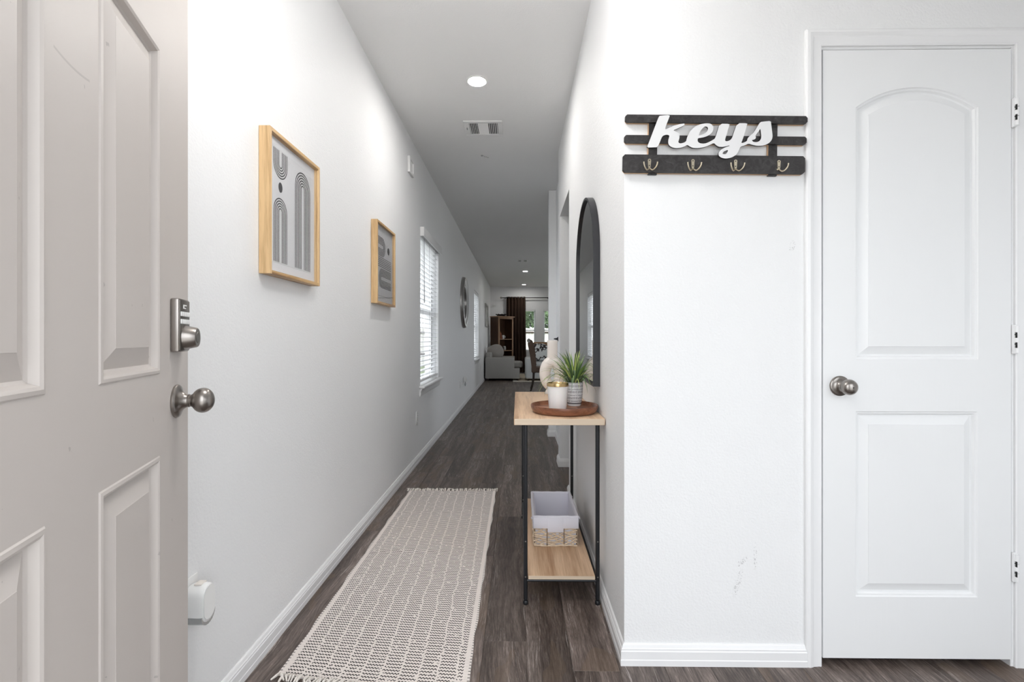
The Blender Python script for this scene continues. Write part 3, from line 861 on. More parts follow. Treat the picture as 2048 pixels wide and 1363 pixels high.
def window_far(n, x0, x1, label):
    w = thing('window_%d' % n, label, None, ((x0 + x1) / 2, YF + 0.09, FZ0), kind='structure')
    ya, yb = YF + 0.06, YF + 0.12
    g = G()
    g.box(x0, x0 + .045, ya, yb, FZ0, FZ1, .003); g.box(x1 - .045, x1, ya, yb, FZ0, FZ1, .003)
    g.box(x0 + .045, x1 - .045, ya, yb, FZ0, FZ0 + .05, .003); g.box(x0 + .045, x1 - .045, ya, yb, FZ1 - .05, FZ1, .003)
    obj('window_frame', g, M_VINYL, w)
    zm = (FZ0 + FZ1) / 2
    obj('meeting_rail', G().box(x0 + .045, x1 - .045, ya, yb, zm - .018, zm + .018, .003), M_VINYL, w)
    obj('pane', G().box(x0 + .04, x1 - .04, ya + .028, ya + .032, FZ0 + .045, zm - .016), M_GLASS, w)
    obj('pane', G().box(x0 + .04, x1 - .04, ya + .028, ya + .032, zm + .016, FZ1 - .045), M_GLASS, w)
    obj('window_sill', G().box(x0 - .04, x1 + .04, YF - .04, YF + .06, FZ0 - .02, FZ0 + .001, .004), M_TRIM, w)
    # open blind: thin slats seen edge on
    b = thing('window_blind', 'open white slatted blind in ' + label.replace('tall ', ''), 'blind', ((x0 + x1) / 2, YF + 0.03, FZ1))
    obj('headrail', G().box(x0 + .006, x1 - .006, YF + .006, YF + .055, FZ1 - .05, FZ1 - .003, .003), M_VINYL, b)
    s0 = obj('slat', G().box(-(x1 - x0) / 2 + .01, (x1 - x0) / 2 - .01, -.023, .023, -.0013, .0013), M_SLAT, b, local=True)
    N = 26
    for k in range(N):
        o = s0 if k == 0 else s0.copy()
        if k:
            COL.objects.link(o)
        o.parent = b; o.location = (0, 0, -.075 - (FZ1 - FZ0 - .13) * k / (N - 1))
    obj('bottom_rail', G().box(x0 + .01, x1 - .01, YF + .008, YF + .052, FZ0 + .012, FZ0 + .034, .003), M_VINYL, b)
    for f in (.18, .82):
        xc = x0 + (x1 - x0) * f
        obj('ladder_cord', G().tube([(xc, YF + .008, FZ1 - .05), (xc, YF + .008, FZ0 + .03)], .0015, 6), M_CORD, b)


window_far(3, *FW[0], 'tall far window beside the brown curtain')
window_far(4, *FW[1], 'tall far window second from the brown curtain')

# ------------------------------------------------------------------ ceiling fittings


def downlight(x, y, label, m=M_LED):
    t = thing('recessed_light', label, 'light', (x, y, H), group=None)
    obj('trim_ring', G().lathe([(0.053, 0.012), (0.053, -0.002), (0.058, -0.006), (0.066, -0.004), (0.068, 0.0), (0.068, 0.003)], (x, y, H), 'Z', 40), M_PLASTIC, t)
    obj('diffuser', G().lathe([(0, -0.0015), (0.053, -0.0015), (0.053, 0.006), (0, 0.006)], (x, y, H), 'Z', 36), m, t)
    return t


downlight(-0.263, 3.10, 'bright round recessed ceiling light nearest the entrance')
downlight(0.18, 11.85, 'small round recessed ceiling light just beyond the far vent', M_LED2)
downlight(0.18, 14.75, 'small round recessed ceiling light nearest the far wall', M_LED2)

# added globe that fills the hall with light, hung above and outside the view
M_FILLGLOBE = bpy.data.materials.new('opal_globe'); M_FILLGLOBE.use_nodes = True
_b = M_FILLGLOBE.node_tree.nodes['Principled BSDF']; _b.inputs['Emission Color'].default_value = (1, 0.985, 0.96, 1); _b.inputs['Emission Strength'].default_value = 12.5
t = thing('globe_lamp', 'round opal globe lamp on the entrance ceiling', 'lamp', (-0.16, 1.22, H))
obj('canopy', G().lathe([(0, 0), (.06, 0), (.06, -.02), (.012, -.03), (.012, -.37), (0, -.37)], (-0.16, 1.22, H), 'Z', 24), M_NICKEL, t)
obj('globe', G().lathe([(.14 * sin(pi * k / 16), .14 * cos(pi * k / 16)) for k in range(17)], (-0.16, 1.22, H - .50), 'Z', 32), M_FILLGLOBE, t)


def vent(x0, x1, y0, y1, label):
    t = thing('ceiling_vent', label, 'vent', ((x0 + x1) / 2, (y0 + y1) / 2, H))
    m = 0.035
    g = G()
    g.box(x0, x1, y0, y0 + m, H - .008, H, .002); g.box(x0, x1, y1 - m, y1, H - .008, H, .002)
    g.box(x0, x0 + m + .006, y0 + m, y1 - m, H - .008, H, .002); g.box(x1 - m, x1, y0 + m, y1 - m, H - .008, H, .002)
    obj('vent_frame', g, M_VINYL, t)
    obj('backing', G().box(x0 + m, x1 - m, y0 + m, y1 - m, H - .0012, H - .0004), M_DARK, t)
    W = x1 - x0 - 2 * m
    xa, xb = x0 + m + W * 0.31, x1 - m - W * 0.31
    rx = Matrix.Rotation(RAD(40), 3, 'Y')
    for side, (p, q_) in enumerate(((x0 + m + .006, xa), (xb, x1 - m))):
        for k in range(5):
            xc = p + (q_ - p) * (k + .5) / 5
            ang = RAD(28) * (1 if side == 0 else -1)
            obj('slat', G().obox((xc, (y0 + y1) / 2, H - .0055), (0.0062, y1 - y0 - 2 * m - .001, .0012), Matrix.Rotation(ang, 3, 'Y')), M_VINYL, t)
    for k in range(8):
        yc = y0 + m + (y1 - y0 - 2 * m) * (k + .5) / 8
        obj('slat', G().obox(((xa + xb) / 2, yc, H - .0055), (xb - xa - .004, (y1 - y0 - 2 * m) / 8 * .40, .0012), Matrix.Rotation(RAD(-50), 3, 'X')), M_VINYL, t)
    obj('damper_lever', G().box(x0 + .018, x0 + .024, (y0 + y1) / 2 - .03, (y0 + y1) / 2 - .006, H - .018, H - .007, .002), M_CORD, t)
    return t


vent(-0.418, -0.122, 3.66, 3.93, 'white louvred ceiling vent just past the nearest recessed light')
vent(-0.03, 0.22, 10.08, 10.42, 'small louvred ceiling vent far down the corridor')
# tiny bent wire left in the ceiling beyond the first vent
g = G().lathe([(0, -0.006), (0.008, -0.006), (0.010, 0.0), (0, 0.0)], (-0.325, 4.36, H), 'Z', 12)
g.tube([(-0.312, 4.36, H - .003), (-0.300, 4.372, H - .009), (-0.288, 4.380, H - .004), (-0.276, 4.395, H - .008), (-0.266, 4.40, H - .002)], .0018, 6)
tag(obj('ceiling_wire_stub', g, M_CORD, at=(-0.29, 4.37, H)), 'tiny dark wire stub in the ceiling beyond the nearer vent', 'wire')


# ------------------------------------------------------------------ pictures on the left wall
def frame_picture(name, label, y0, y1, z0, z1, rim, art, paper):
    t = thing(name, label, 'picture', (XL, (y0 + y1) / 2, z0))
    xf = XL + 0.040
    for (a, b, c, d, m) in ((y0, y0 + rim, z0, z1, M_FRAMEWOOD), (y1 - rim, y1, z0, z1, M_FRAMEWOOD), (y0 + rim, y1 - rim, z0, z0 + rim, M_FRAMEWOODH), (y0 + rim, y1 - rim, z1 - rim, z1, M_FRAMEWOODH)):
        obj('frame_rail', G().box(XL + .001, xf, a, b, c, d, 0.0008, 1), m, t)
    obj('mat_board', G().box(XL + .003, XL + .0205, y0 + rim, y1 - rim, z0 + rim, z1 - rim), M_MATBOARD if paper is M_PAPER else paper, t)
    art(t)
    obj('glass', G().box(XL + .0305, XL + .0325, y0 + rim, y1 - rim, z0 + rim, z1 - rim), M_GLASS, t)
    return t


def strip(g, line, w, x0, x1):
    """flat inked line of width w along 2D points (y,z)"""
    n = len(line); L, R = [], []
    for k in range(n):
        a, b = line[max(0, k - 1)], line[min(n - 1, k + 1)]
        dx, dz = b[0] - a[0], b[1] - a[1]; q = math.hypot(dx, dz) or 1
        nx, nz = -dz / q * w / 2, dx / q * w / 2
        L.append((line[k][0] + nx, line[k][1] + nz)); R.append((line[k][0] - nx, line[k][1] - nz))
    for k in range(n - 1):
        g.face([(x1, *L[k]), (x1, *L[k + 1]), (x1, *R[k + 1]), (x1, *R[k])])


def arch_lines(g, y0, y1, zfoot, ztop, n, x, w, inner=0.10):
    """nested arches: feet at zfoot, crown at ztop"""
    c, R = (y0 + y1) / 2, (y1 - y0) / 2; s = 1 if ztop > zfoot else -1
    for k in range(n):
        r = R * (1 - (1 - inner) * k / n) - w / 2
        zs = ztop - s * R
        pts = [(c - r, zfoot)] + [(c - r * cos(pi * j / 16), zs + s * r * sin(pi * j / 16)) for j in range(17)] + [(c + r, zfoot)]
        strip(g, pts, w, x, x)


def art1(t):
    x = XL + .0215
    obj('print_sheet', G().box(XL + .0203, x, 1.690, 2.004, 1.362, 1.775), M_PAPER, t)
    g = G(); X = x + .0003
    arch_lines(g, 1.696, 1.799, 1.770, 1.670, 5, X, .0044)
    arch_lines(g, 1.697, 1.797, 1.366, 1.600, 5, X, .0044)
    arch_lines(g, 1.861, 1.996, 1.366, 1.753, 6, X, .0050)
    g.face([(X, 1.7468 + .0150 * cos(2 * pi * k / 24), 1.6387 + .0185 * sin(2 * pi * k / 24)) for k in range(24)])
    obj('printed_lines', g, M_INK, t, smooth=0)


def art2(t):
    x = XL + .0215
    obj('print_sheet', G().box(XL + .0203, x, 2.945, 3.290, 1.352, 1.765), M_PAPER2, t)
    g = G(); X = x + .0003; y0 = 2.950
    R = 0.057; zc = 1.670; ye = 3.132 - R
    for k in range(6):      # arch lying on its side, open to the left
        r = R * (1 - .9 * k / 6)
        strip(g, [(y0, zc + r)] + [(ye + r * sin(pi * j / 16), zc + r * cos(pi * j / 16)) for j in range(17)] + [(y0, zc - r)], .0050, X, X)
    for k in range(6):      # band of straight lines across
        z = 1.602 - k * .0115
        strip(g, [(y0, z), (3.275, z)], .0050, X, X)
    R = .058; zc = 1.472; ys_ = 2.992 + R
    for k in range(6):      # arch open to the right
        r = R * (1 - .9 * k / 6)
        strip(g, [(3.272, zc + r)] + [(ys_ - r * sin(pi * j / 16), zc + r * cos(pi * j / 16)) for j in range(17)] + [(3.272, zc - r)], .0050, X, X)
    g.face([(X, 3.210 + .027 * cos(2 * pi * k / 24), 1.668 + .024 * sin(2 * pi * k / 24)) for k in range(24)])
    strip(g, [(2.952, 1.3595), (3.262, 1.3595)], .002, X, X)
    obj('printed_lines', g, M_INK, t, smooth=0)


frame_picture('framed_print', 'wood-framed print of upright striped arches nearest the entrance door', 1.638, 2.053, 1.3135, 1.818, .013, art1, M_PAPER)
frame_picture('framed_print', 'wood-framed print of sideways striped arches before the first window', 2.898, 3.326, 1.306, 1.811, .013, art2, M_PAPER2)
t = thing('framed_print', 'pale silver-framed picture on the left wall above the armchair', 'picture', (XL, 13.4, 1.42))
for a, b, c, d in ((12.85, 12.90, 1.42, 2.04), (13.90, 13.95, 1.42, 2.04), (12.90, 13.90, 1.42, 1.47), (12.90, 13.90, 1.99, 2.04)):
    obj('frame_rail', G().box(XL, XL + .03, a, b, c, d, .003), M_SILVER, t)
obj('print_sheet', G().box(XL + .004, XL + .012, 12.9, 13.9, 1.47, 1.99), M_PRINTART, t)

# door chime cover high on the left wall
t = thing('door_chime', 'white square chime cover high on the left wall', 'chime', (XL, 3.95, 2.43))
for a, b, c, d in ((3.865, 3.885, 2.43, 2.56), (4.005, 4.025, 2.43, 2.56), (3.885, 4.005, 2.43, 2.45), (3.885, 4.005, 2.54, 2.56)):
    obj('frame_rail', G().box(XL, XL + .020, a, b, c, d, .002), M_VINYL, t)
obj('chime_cover', G().box(XL, XL + .010, 3.885, 4.005, 2.45, 2.54), M_VINYL, t)

# outlets


def outlet(y, z, label):
    t = thing('wall_outlet', label, 'outlet', (XL, y, z - .058))
    obj('cover_plate', G().box(XL, XL + .006, y - .036, y + .036, z - .058, z + .058, .003), M_PLASTIC, t)
    for s in (-1, 1):
        r_ = obj('receptacle', G().box(XL + .0055, XL + .0085, y - .0165, y + .0165, z + s * .0195 - .014, z + s * .0195 + .014, .001), M_VINYL, t)
        for q in (-1, 1):
            obj('slot', G().box(XL + .0083, XL + .0088, y + q * .006 - .0012, y + q * .006 + .0012, z + s * .0195 - .003, z + s * .0195 + .006), M_DARK, r_)
    obj('screw', G().lathe([(0, 0), (.003, 0), (.003, .0012), (0, .0012)], (XL + .006, y, z), 'X', 10), M_CORD, t)
    return t


outlet(4.21, 0.400, 'white duplex outlet low on the wall under the first window')
outlet(7.34, 0.40, 'white wall outlet nearest the white plug adapter')
outlet(7.80, 0.40, 'white wall outlet behind the white plug adapter')
outlet(11.45, 0.41, 'small white outlet beside the armchair')
outlet(1.283, 0.392, 'white wall outlet behind the plug-in air freshener')
t = thing('plug_adapter', 'white plug adapter with dangling cord in a left-wall outlet', 'adapter', (XL + .009, 7.80, 0.41))
obj('adapter_body', G().box(XL + .009, XL + .060, 7.76, 7.84, 0.40, 0.475, .006), M_PLASTIC, t)
obj('power_cord', G().tube([(XL + .03, 7.80, .402), (XL + .04, 7.80, .36), (XL + .028, 7.83, .325), (XL + .02, 7.86, .35), (XL + .02, 7.86, .365)], .005, 8), M_CORD, t)

# plug-in air freshener behind the open door
t = thing('air_freshener', 'white oval plug-in air freshener with clear bottle, low left wall', 'air freshener', (XL + .009, 1.2835, 0.332))


def stadium(cy, cz, w, h, n=10):
    r = w / 2
    return [(cy + r * cos(pi * k / n), cz + h / 2 - r + r * sin(pi * k / n)) for k in range(n + 1)] + [(cy - r * cos(pi * k / n), cz - h / 2 + r - r * sin(pi * k / n)) for k in range(n + 1)]


g = G()
rings = []
for (x, s) in ((.0095, .90), (.020, .985), (.045, 1.0), (.054, .97), (.058, .90)):
    rings.append([g.bm.verts.new((XL + x, y, z)) for y, z in stadium(1.2835, .385, .056 * s, .105 * s)])
for A, B in zip(rings, rings[1:]):
    for k in range(len(A)):
        g.bm.faces.new((A[k], A[(k + 1) % len(A)], B[(k + 1) % len(A)], B[k]))
g.bm.faces.new(rings[0]); g.bm.faces.new(rings[-1][::-1])
obj('body', g, M_PLASTIC, t, smooth=50)
obj('front_cover', G().prism(stadium(1.2835, .388, .046, .088), [], lambda a, b, c: (c, a, b), XL + .0575, XL + .0605), M_PLASTIC, t)
M_CLEAR = mat('smoky_bottle', (0.42, 0.43, 0.43), 0.08, 0.6)
g = G().prism([(y, z) for y, z in stadium(1.2835, .3835, .0585, .110) if z < 0.3745], [], lambda a, b, c: (c, a, b), XL + .012, XL + .0565)
obj('oil_bottle', g, M_CLEAR, t)
obj('vent_cap', G().box(XL + .025, XL + .045, 1.271, 1.296, .4345, .4395, .002), M_FRINGE, t)

# ------------------------------------------------------------------ round mirror on the left wall
yc, zc = 7.78, 1.672
t = thing('round_mirror', 'round silver-framed mirror on the left wall between the windows', 'mirror', (XL, yc, zc - .41))
obj('mirror_frame', G().lathe([(.41, 0.0), (.41, .030), (.395, .052), (.37, .058), (.33, .045), (.275, .030), (.262, .034), (.25, .030), (.25, .010), (.25, 0)], (XL, yc, zc), 'X', 64), M_SILVER, t)
obj('mirror_glass', G().lathe([(0, .012), (.255, .012), (.255, .006), (0, .006)], (XL, yc, zc), 'X', 64), M_MIRROR, t)

# ------------------------------------------------------------------ arched mirror on the right wall
y0, y1, zb, zt = 2.105, 2.735, 0.882, 1.782
t = thing('arched_mirror', 'tall arched mirror with thin black frame above the console table', 'mirror', (XR, (y0 + y1) / 2, zb))


def arch2(d, n=28):
    r = (y1 - y0) / 2 - d; c = (y0 + y1) / 2; zs = zt - (y1 - y0) / 2
    return [(y0 + d, zb + d), (y1 - d, zb + d)] + [(c + r * cos(pi * k / n), zs + r * sin(pi * k / n)) for k in range(n + 1)]


obj('mirror_frame', G().prism(arch2(0), [arch2(.011)], lambda a, b, c: (c, a, b), XR - .0005, XR - .030), M_MIRRORFRAME, t)
obj('mirror_glass', G().prism(arch2(.010), [], lambda a, b, c: (c, a, b), XR - .003, XR - .020), M_MIRROR, t, smooth=20)

# ------------------------------------------------------------------ console table
TX0, TX1, TY0, TY1, TZ = -0.017, 0.354, 1.965, 2.962, 0.7655
t = thing('console_table', 'narrow oak-topped console table with thin black metal legs', 'table', ((TX0 + TX1) / 2, (TY0 + TY1) / 2, 0))
obj('tabletop', G().box(TX0, TX1, TY0 + .001, TY1, TZ - .027, TZ, .0025), M_OAK, t)
obj('edge_band', G().box(TX0 + .003, TX1 - .003, TY0, TY0 + .002, TZ - .0255, TZ - .0015), M_OAKEDGE, t)
LX = (0.031, 0.3265); LY = (1.990, 2.937)
for ix in LX:
    for iy in LY:
        l = obj('leg', G().tube([(ix, iy, .022), (ix, iy, TZ - .0275)], .0088, 14), M_BLACK, t)
        obj('foot', G().lathe([(0, 0), (.009, 0), (.011, .003), (.0112, .010), (.0085, .016), (.005, .018), (.005, .023), (0, .023)], (ix, iy, 0), 'Z', 16), M_BLACK, l)
        for sz in (.115, .26):
            obj('screw', G().lathe([(0, 0), (.003, 0), (.0025, .0014), (0, .0018)], (ix, iy - .0088, sz), '-Y', 8), M_NICKEL, l)
for iy in LY:
    obj('cross_bar', G().tube([(LX[0], iy, .098), (LX[1], iy, .098)], .0062, 10), M_BLACK, t)
for ix in LX:
    obj('side_bar', G().tube([(ix, LY[0], .098), (ix, LY[1], .098)], .0055, 10), M_BLACK, t)
SZ = 0.119
obj('shelf', G().box(LX[0] + .0105, LX[1] - .0105, LY[0] - .006, LY[1] + .006, SZ - .0155, SZ, .0015), M_OAK, t)
obj('edge_band', G().box(LX[0] + .012, LX[1] - .012, LY[0] - .0072, LY[0] - .0055, SZ - .0145, SZ - .0008), M_OAKEDGE, t)

# wicker basket with cotton liner on the shelf
bx0, bx1, by0, by1, bz0, bz1 = .078, .276, 2.268, 2.622, SZ + .0005, SZ + .137
t = thing('wicker_basket', 'small wicker basket with white cloth liner on the console shelf', 'basket', ((bx0 + bx1) / 2, (by0 + by1) / 2, SZ))
rnd = random.Random(3)
g = G()


def ring_pts(z, amp, ph, off, n=64):
    L = [(bx0, by0), (bx1, by0), (bx1, by1), (bx0, by1)]; per = [bx1 - bx0, by1 - by0, bx1 - bx0, by1 - by0]; tot = sum(per); out = []
    for k in range(n):
        s = tot * k / n; i = 0
        while s > per[i] - 1e-9 and i < 3:
            s -= per[i]; i += 1
        a, b = L[i], L[(i + 1) % 4]; f = s / per[i]
        nx, ny = [(0, -1), (1, 0), (0, 1), (-1, 0)][i]
        w = amp * sin(ph + tot * k / n * 2 * pi / .032 / 1.0)
        out.append((a[0] + (b[0] - a[0]) * f + nx * (w + off), a[1] + (b[1] - a[1]) * f + ny * (w + off), z + rnd.uniform(-.0018, .0018) + amp * .9 * cos(ph * 2 + k * .9)))
    return out


for k in range(6):
    z = bz0 + .010 + k * .0158
    for sgn in (0, 1):
        pts = []
        for q, (x, y, zz) in enumerate(ring_pts(z, 0.0, 0, .0005 + .0025 * sgn, 96)):
            w = sin(q * 2 * pi * 13 / 96 + k * 2.1 + sgn * pi + .9 * sin(q * .37 + k))
            pts.append((x, y, zz + .0072 * w))
        g.tube(pts, [.0024 + .0017 * abs(sin(q * .55 + k + sgn)) for q in range(96)], 6, closed=True)
g.tube(ring_pts(bz0 + .004, .0006, 0, .003), .0042, 6, closed=True)
obj('woven_strands', g, M_WICKER, t, smooth=60)
g = G()
for (x, y) in [(bx0, by0), (bx1, by0), (bx1, by1), (bx0, by1), (bx0 + .058, by0 - .004), (bx0 + .137, by0 - .004), (bx0 + .058, by1 + .004), (bx0 + .137, by1 + .004),
               (bx0 - .004, by0 + .10), (bx0 - .004, by0 + .22), (bx1 + .004, by0 + .10), (bx1 + .004, by0 + .22)]:
    g.tube([(x + rnd.uniform(-.001, .001), y, bz0 + .003), (x, y - .001, bz0 + .06), (x, y, bz1 - .012)], .0028, 6)
obj('stakes', g, M_STAKE, t)
g = G()      # liner: inner box, rolled rim, folded-over skirt
i0, i1, j0, j1 = bx0 + .007, bx1 - .007, by0 + .007, by1 - .007
e = .0085
g.box(bx0 + .004, i1, j0, j1, bz0 + .002, bz0 + .006)
for (a, b, c, d) in ((i0 - .003, i0, j0 - .003, j1 + .003), (i1, i1 + .003, j0 - .003, j1 + .003), (i0, i1, j0 - .003, j0), (i0, i1, j1, j1 + .003)):
    g.box(a, b, c, d, bz0 + .006, bz1)
sk = bz1 - .052
for (a, b, c, d, zz) in ((bx0 - e, bx0 - e + .003, by0 - e, by1 + e, sk), (bx1 + e - .003, bx1 + e, by0 - e, by1 + e, sk), (bx0 - e, bx1 + e, by0 - e, by0 - e + .003, sk), (bx0 - e, bx1 + e, by1 + e - .003, by1 + e, sk),
                     (bx0 + .060, bx0 + .135, by0 - e - .0008, by0 - e + .002, sk - .018)):
    g.box(a, b, c, d, zz, bz1 + .001, .001, 1)
rim = [(bx0 - e + .006, by0 - e + .006), (bx1 + e - .006, by0 - e + .006), (bx1 + e - .006, by1 + e - .006), (bx0 - e + .006, by1 + e - .006)]
for k in range(4):
    a, b = rim[k], rim[(k + 1) % 4]
    n = 12
    g.tube([(a[0] + (b[0] - a[0]) * q / n, a[1] + (b[1] - a[1]) * q / n, bz1 + .0005 + .0007 * sin(q * 1.7 + k)) for q in range(n + 1)], .0068, 8)
obj('liner', g, M_LINER, t, smooth=50)
for (x, y) in ((bx1 + e + .004, by0 + .02), (bx1 + e + .003, by1 - .03), (bx0 - e - .004, by0 + .02)):
    g = G(); g.tube([(x - .004, y - .004, bz1 - .012), (x + .002, y, bz1 - .010), (x + .003, y + .005, bz1 - .014)], .002, 6); g.tube([(x, y - .006, bz1 - .016), (x + .002, y, bz1 - .011), (x, y + .006, bz1 - .007)], .0018, 6)
    obj('tie_knot', g, M_LINER, t)

# acacia tray
cx, cy = 0.2045, 2.142
t = thing('wooden_tray', 'round reddish acacia tray on the console table front', 'tray', (cx, cy, TZ))
g = G().lathe([(0, 0), (.128, 0), (.139, .006), (.1465, .020), (.1485, .030), (.1475, .0345), (.1445, .0350), (.1425, .0325), (.1385, .020), (.134, .0165), (0, .0165)], (cx, cy, TZ + .0005), 'Z', 72)
obj('dish', g, M_ACACIA, t, smooth=40)
# glued staves showing as slightly different wood on the floor of the tray
M_ACACIA2 = m_wood('acacia_wood_pale', (0.30, 0.12, 0.055), (0.56, 0.28, 0.16), 'X', 1.0, 0.38)
for (x0, x1, ya, yb) in ((-.055, .045, -.128, -.07), (.052, .118, -.058, -.004), (-.02, .06, .0, .056), (-.118, -.03, .0, .056), (-.03, .045, .06, .124)):
    obj('stave', G().box(cx + x0, cx + x1, cy + ya + .003, cy + yb - .003, TZ + .0165, TZ + .0172), M_ACACIA2, t)
TF = TZ + .0174
# candle
cx, cy = .1745, 2.128
t = thing('jar_candle', 'white frosted jar candle with gold rim, in the tray', 'candle', (cx, cy, TF))
obj('jar', G().lathe([(0, 0), (.036, 0), (.0385, .0025), (.0395, .010), (.0455, .098), (.0455, .1005), (0, .1005)], (cx, cy, TF), 'Z', 48), M_FROST, t)
obj('lid', G().lathe([(.0455, .0995), (.0478, .0995), (.0482, .102), (.0482, .109), (.0470, .1135), (.0445, .1145), (.043, .1125), (.041, .1055), (0, .1050)], (cx, cy, TF), 'Z', 48), M_GOLD, t)
# planter with grass
cx, cy = .259, 2.232
t = thing('potted_grass', 'spiky green grass in a black-and-white patterned pot on the tray', 'plant', (cx, cy, TF))
obj('pot', G().lathe([(0, 0), (.029, 0), (.031, .003), (.036, .030), (.0390, .060), (.0400, .090), (.0398, .107), (.0385, .1085), (.0365, .107), (.036, .098), (0, .097)], (cx, cy, TF), 'Z', 40), M_POT, t, at=(cx, cy, TF))
obj('moss', G().lathe([(0, .1005), (.02, .1015), (.0352, .0985), (.0352, .096), (0, .096)], (cx, cy, TF), 'Z', 20), M_SOIL, t)


def blade_mesh(length, bend, width, m, twist):
    g = G(); n = 9; L = []
    for k in range(n + 1):
        s = k / n; a = bend * s * s
        x = length * s * sin(a * .9) * .9; z = length * s * cos(a * .9)
        w = width * (0.55 + 1.3 * s * (1 - s)) * (1 - s ** 3) + .0002
        L.append((x, z, w, twist * s))
    rows = []
    for x, z, w, tw in L:
        rows.append([g.bm.verts.new((x, -w, z + w * .35)), g.bm.verts.new((x + .0002, 0, z)), g.bm.verts.new((x, w, z + w * .35))])
    for A, B in zip(rows, rows[1:]):
        g.bm.faces.new((A[0], A[1], B[1], B[0])); g.bm.faces.new((A[1], A[2], B[2], B[1]))
    me = bpy.data.meshes.new('leaf'); g.bm.to_mesh(me); g.bm.free(); me.shade_smooth(); me.materials.append(m)
    return me


rnd = random.Random(11)
blades = [blade_mesh(rnd.uniform(.95, 1.05), b, w, m, 0) for b in (.15, .35, .60, .95) for w, m in ((.033, M_LEAF[0]), (.030, M_LEAF[1]), (.023, M_LEAF[2]))]
for k in range(140):
    az = k * 2.39996 + rnd.uniform(-.3, .3); rr = .026 * math.sqrt((k + .5) / 140)
    outw = (k + .5) / 140
    bi = min(3, int(outw * 3.2 + rnd.uniform(0, .9))); mi = rnd.choices((0, 1, 2), (.42, .36, .22))[0]
    o = bpy.data.objects.new('leaf', blades[bi * 3 + mi]); COL.objects.link(o); o.parent = t
    ln = rnd.uniform(.140, .190) * (1 - .08 * outw)
    if cos(az) > .2:
        ln *= 1 - .30 * cos(az) * outw
    o.location = (rr * cos(az), rr * sin(az), .097)
    o.rotation_euler = (0, rnd.uniform(.0, .25) + .72 * outw, az); o.scale = (ln, ln, ln)
# long drooping stray blades
for az, ln, tilt in ((2.9, .17, 1.0), (3.3, .175, 1.15), (-2.6, .16, 1.1), (-.5, .10, 1.25)):
    o = bpy.data.objects.new('leaf', blades[9 + (2 if az > 0 else 0)]); COL.objects.link(o); o.parent = t
    o.location = (.02 * cos(az), .02 * sin(az), .099); o.rotation_euler = (0, tilt, az); o.scale = (ln, ln, ln)

# ring vase at the back of the table
vx, vy = .2035, 2.865
t = thing('ring_vase', 'blush-white ring-shaped vase with open centre at the console back', 'vase', (vx, vy, TZ))
g = G(); nu, nv = 56, 20; zc0 = TZ + .117
V = []
for i in range(nu):
    a = 2 * pi * i / nu; px, pz = .0440 * cos(a), .0720 * sin(a)
    nx, nz = cos(a) * .0720, sin(a) * .0440; q = math.hypot(nx, nz); nx, nz = nx / q, nz / q
    rw = .0325 + .002 * sin(a)
    V.append([g.bm.verts.new((vx + px + nx * rw * cos(2 * pi * j / nv), vy + .037 * sin(2 * pi * j / nv), zc0 + pz + nz * rw * cos(2 * pi * j / nv))) for j in range(nv)])
for i in range(nu):
    for j in range(nv):
        A, B = V[i], V[(i + 1) % nu]
        g.bm.faces.new((A[j], A[(j + 1) % nv], B[(j + 1) % nv], B[j]))
obj('body', g, M_CERAMIC, t, smooth=60)
g = G().lathe([(.0325, -.016), (.0320, .004), (.0310, .022), (.0305, .034), (.0305, .088), (.0312, .110), (.0300, .111), (.0265, .108), (.0255, .06), (0, .058)], (vx, vy, TZ + .204), 'Z', 32)
obj('neck', g, M_CERAMIC, t, smooth=60)
obj('base', G().lathe([(0, 0), (.044, 0), (.0455, .003), (.042, .016), (.036, .026), (0, .026)], (vx, vy, TZ + .0003), 'Z', 32), M_CERAMIC, t, smooth=60)

# ------------------------------------------------------------------ runner rug
RX0, RX1, RY0, RY1 = -.776, -.156, 1.500, 3.445
t = thing('runner_rug', 'long cream runner rug with rows of black stitching, along the left wall', 'rug', ((RX0 + RX1) / 2, (RY0 + RY1) / 2, 0))
rw, rl = RX1 - RX0, RY1 - RY0


def rug_z(u, v):
    y = RY0 + rl * v
    z = .0062 + .0012 * sin(v * 21) * sin(u * 7 + 1) + .006 * math.exp(-((y - 2.47) / .022) ** 2) * (.5 + .5 * sin(u * 5))
    return z + .003 * math.exp(-((y - 3.0) / .02) ** 2)


def rug_x(u, v):
    ed = .0022 * sin(v * 37) + .0014 * sin(v * 71 + 1)
    return RX0 + rw * u + ed * (1 if u > .5 else -1) * abs(2 * u - 1) ** 4


g = G().grid(40, 140, lambda u, v: (rug_x(u, v), RY0 + rl * v + .055 * (1 - u) ** 2 * (1 - v) ** 30, rug_z(u, v)))
bm = g.bm
edge = [e_ for e_ in bm.edges if e_.is_boundary]
r_ = bmesh.ops.extrude_edge_only(bm, edges=edge)
for v in [x for x in r_['geom'] if isinstance(x, bmesh.types.BMVert)]:
    v.co.z = .0006
obj('woven_body', g, M_RUNNER, t, smooth=70)
for (yy, sgn) in ((RY1, 1), (RY0, -1)):
    g = G(); rnd = random.Random(5 + sgn)
    for k in range(62):
        x = RX0 - .02 * (sgn > 0) + (rw + .03 * (sgn > 0)) * (k + .5) / 62 + rnd.uniform(-.004, .004)
        L = rnd.uniform(.022, .055)
        yy = (RY1 if sgn > 0 else RY0 + .055 * (1 - (k + .5) / 62) ** 2)
        g.tube([(x, yy - sgn * .006, .006), (x + rnd.uniform(-.006, .006), yy + sgn * L * .5, .010 + rnd.uniform(0, .007)), (x + rnd.uniform(-.016, .016), yy + sgn * L, .004 + rnd.uniform(0, .004))], [.0040, .0042, .0024], 5)
    tag(obj('fringe', g, M_FRINGE, t), kind='stuff')

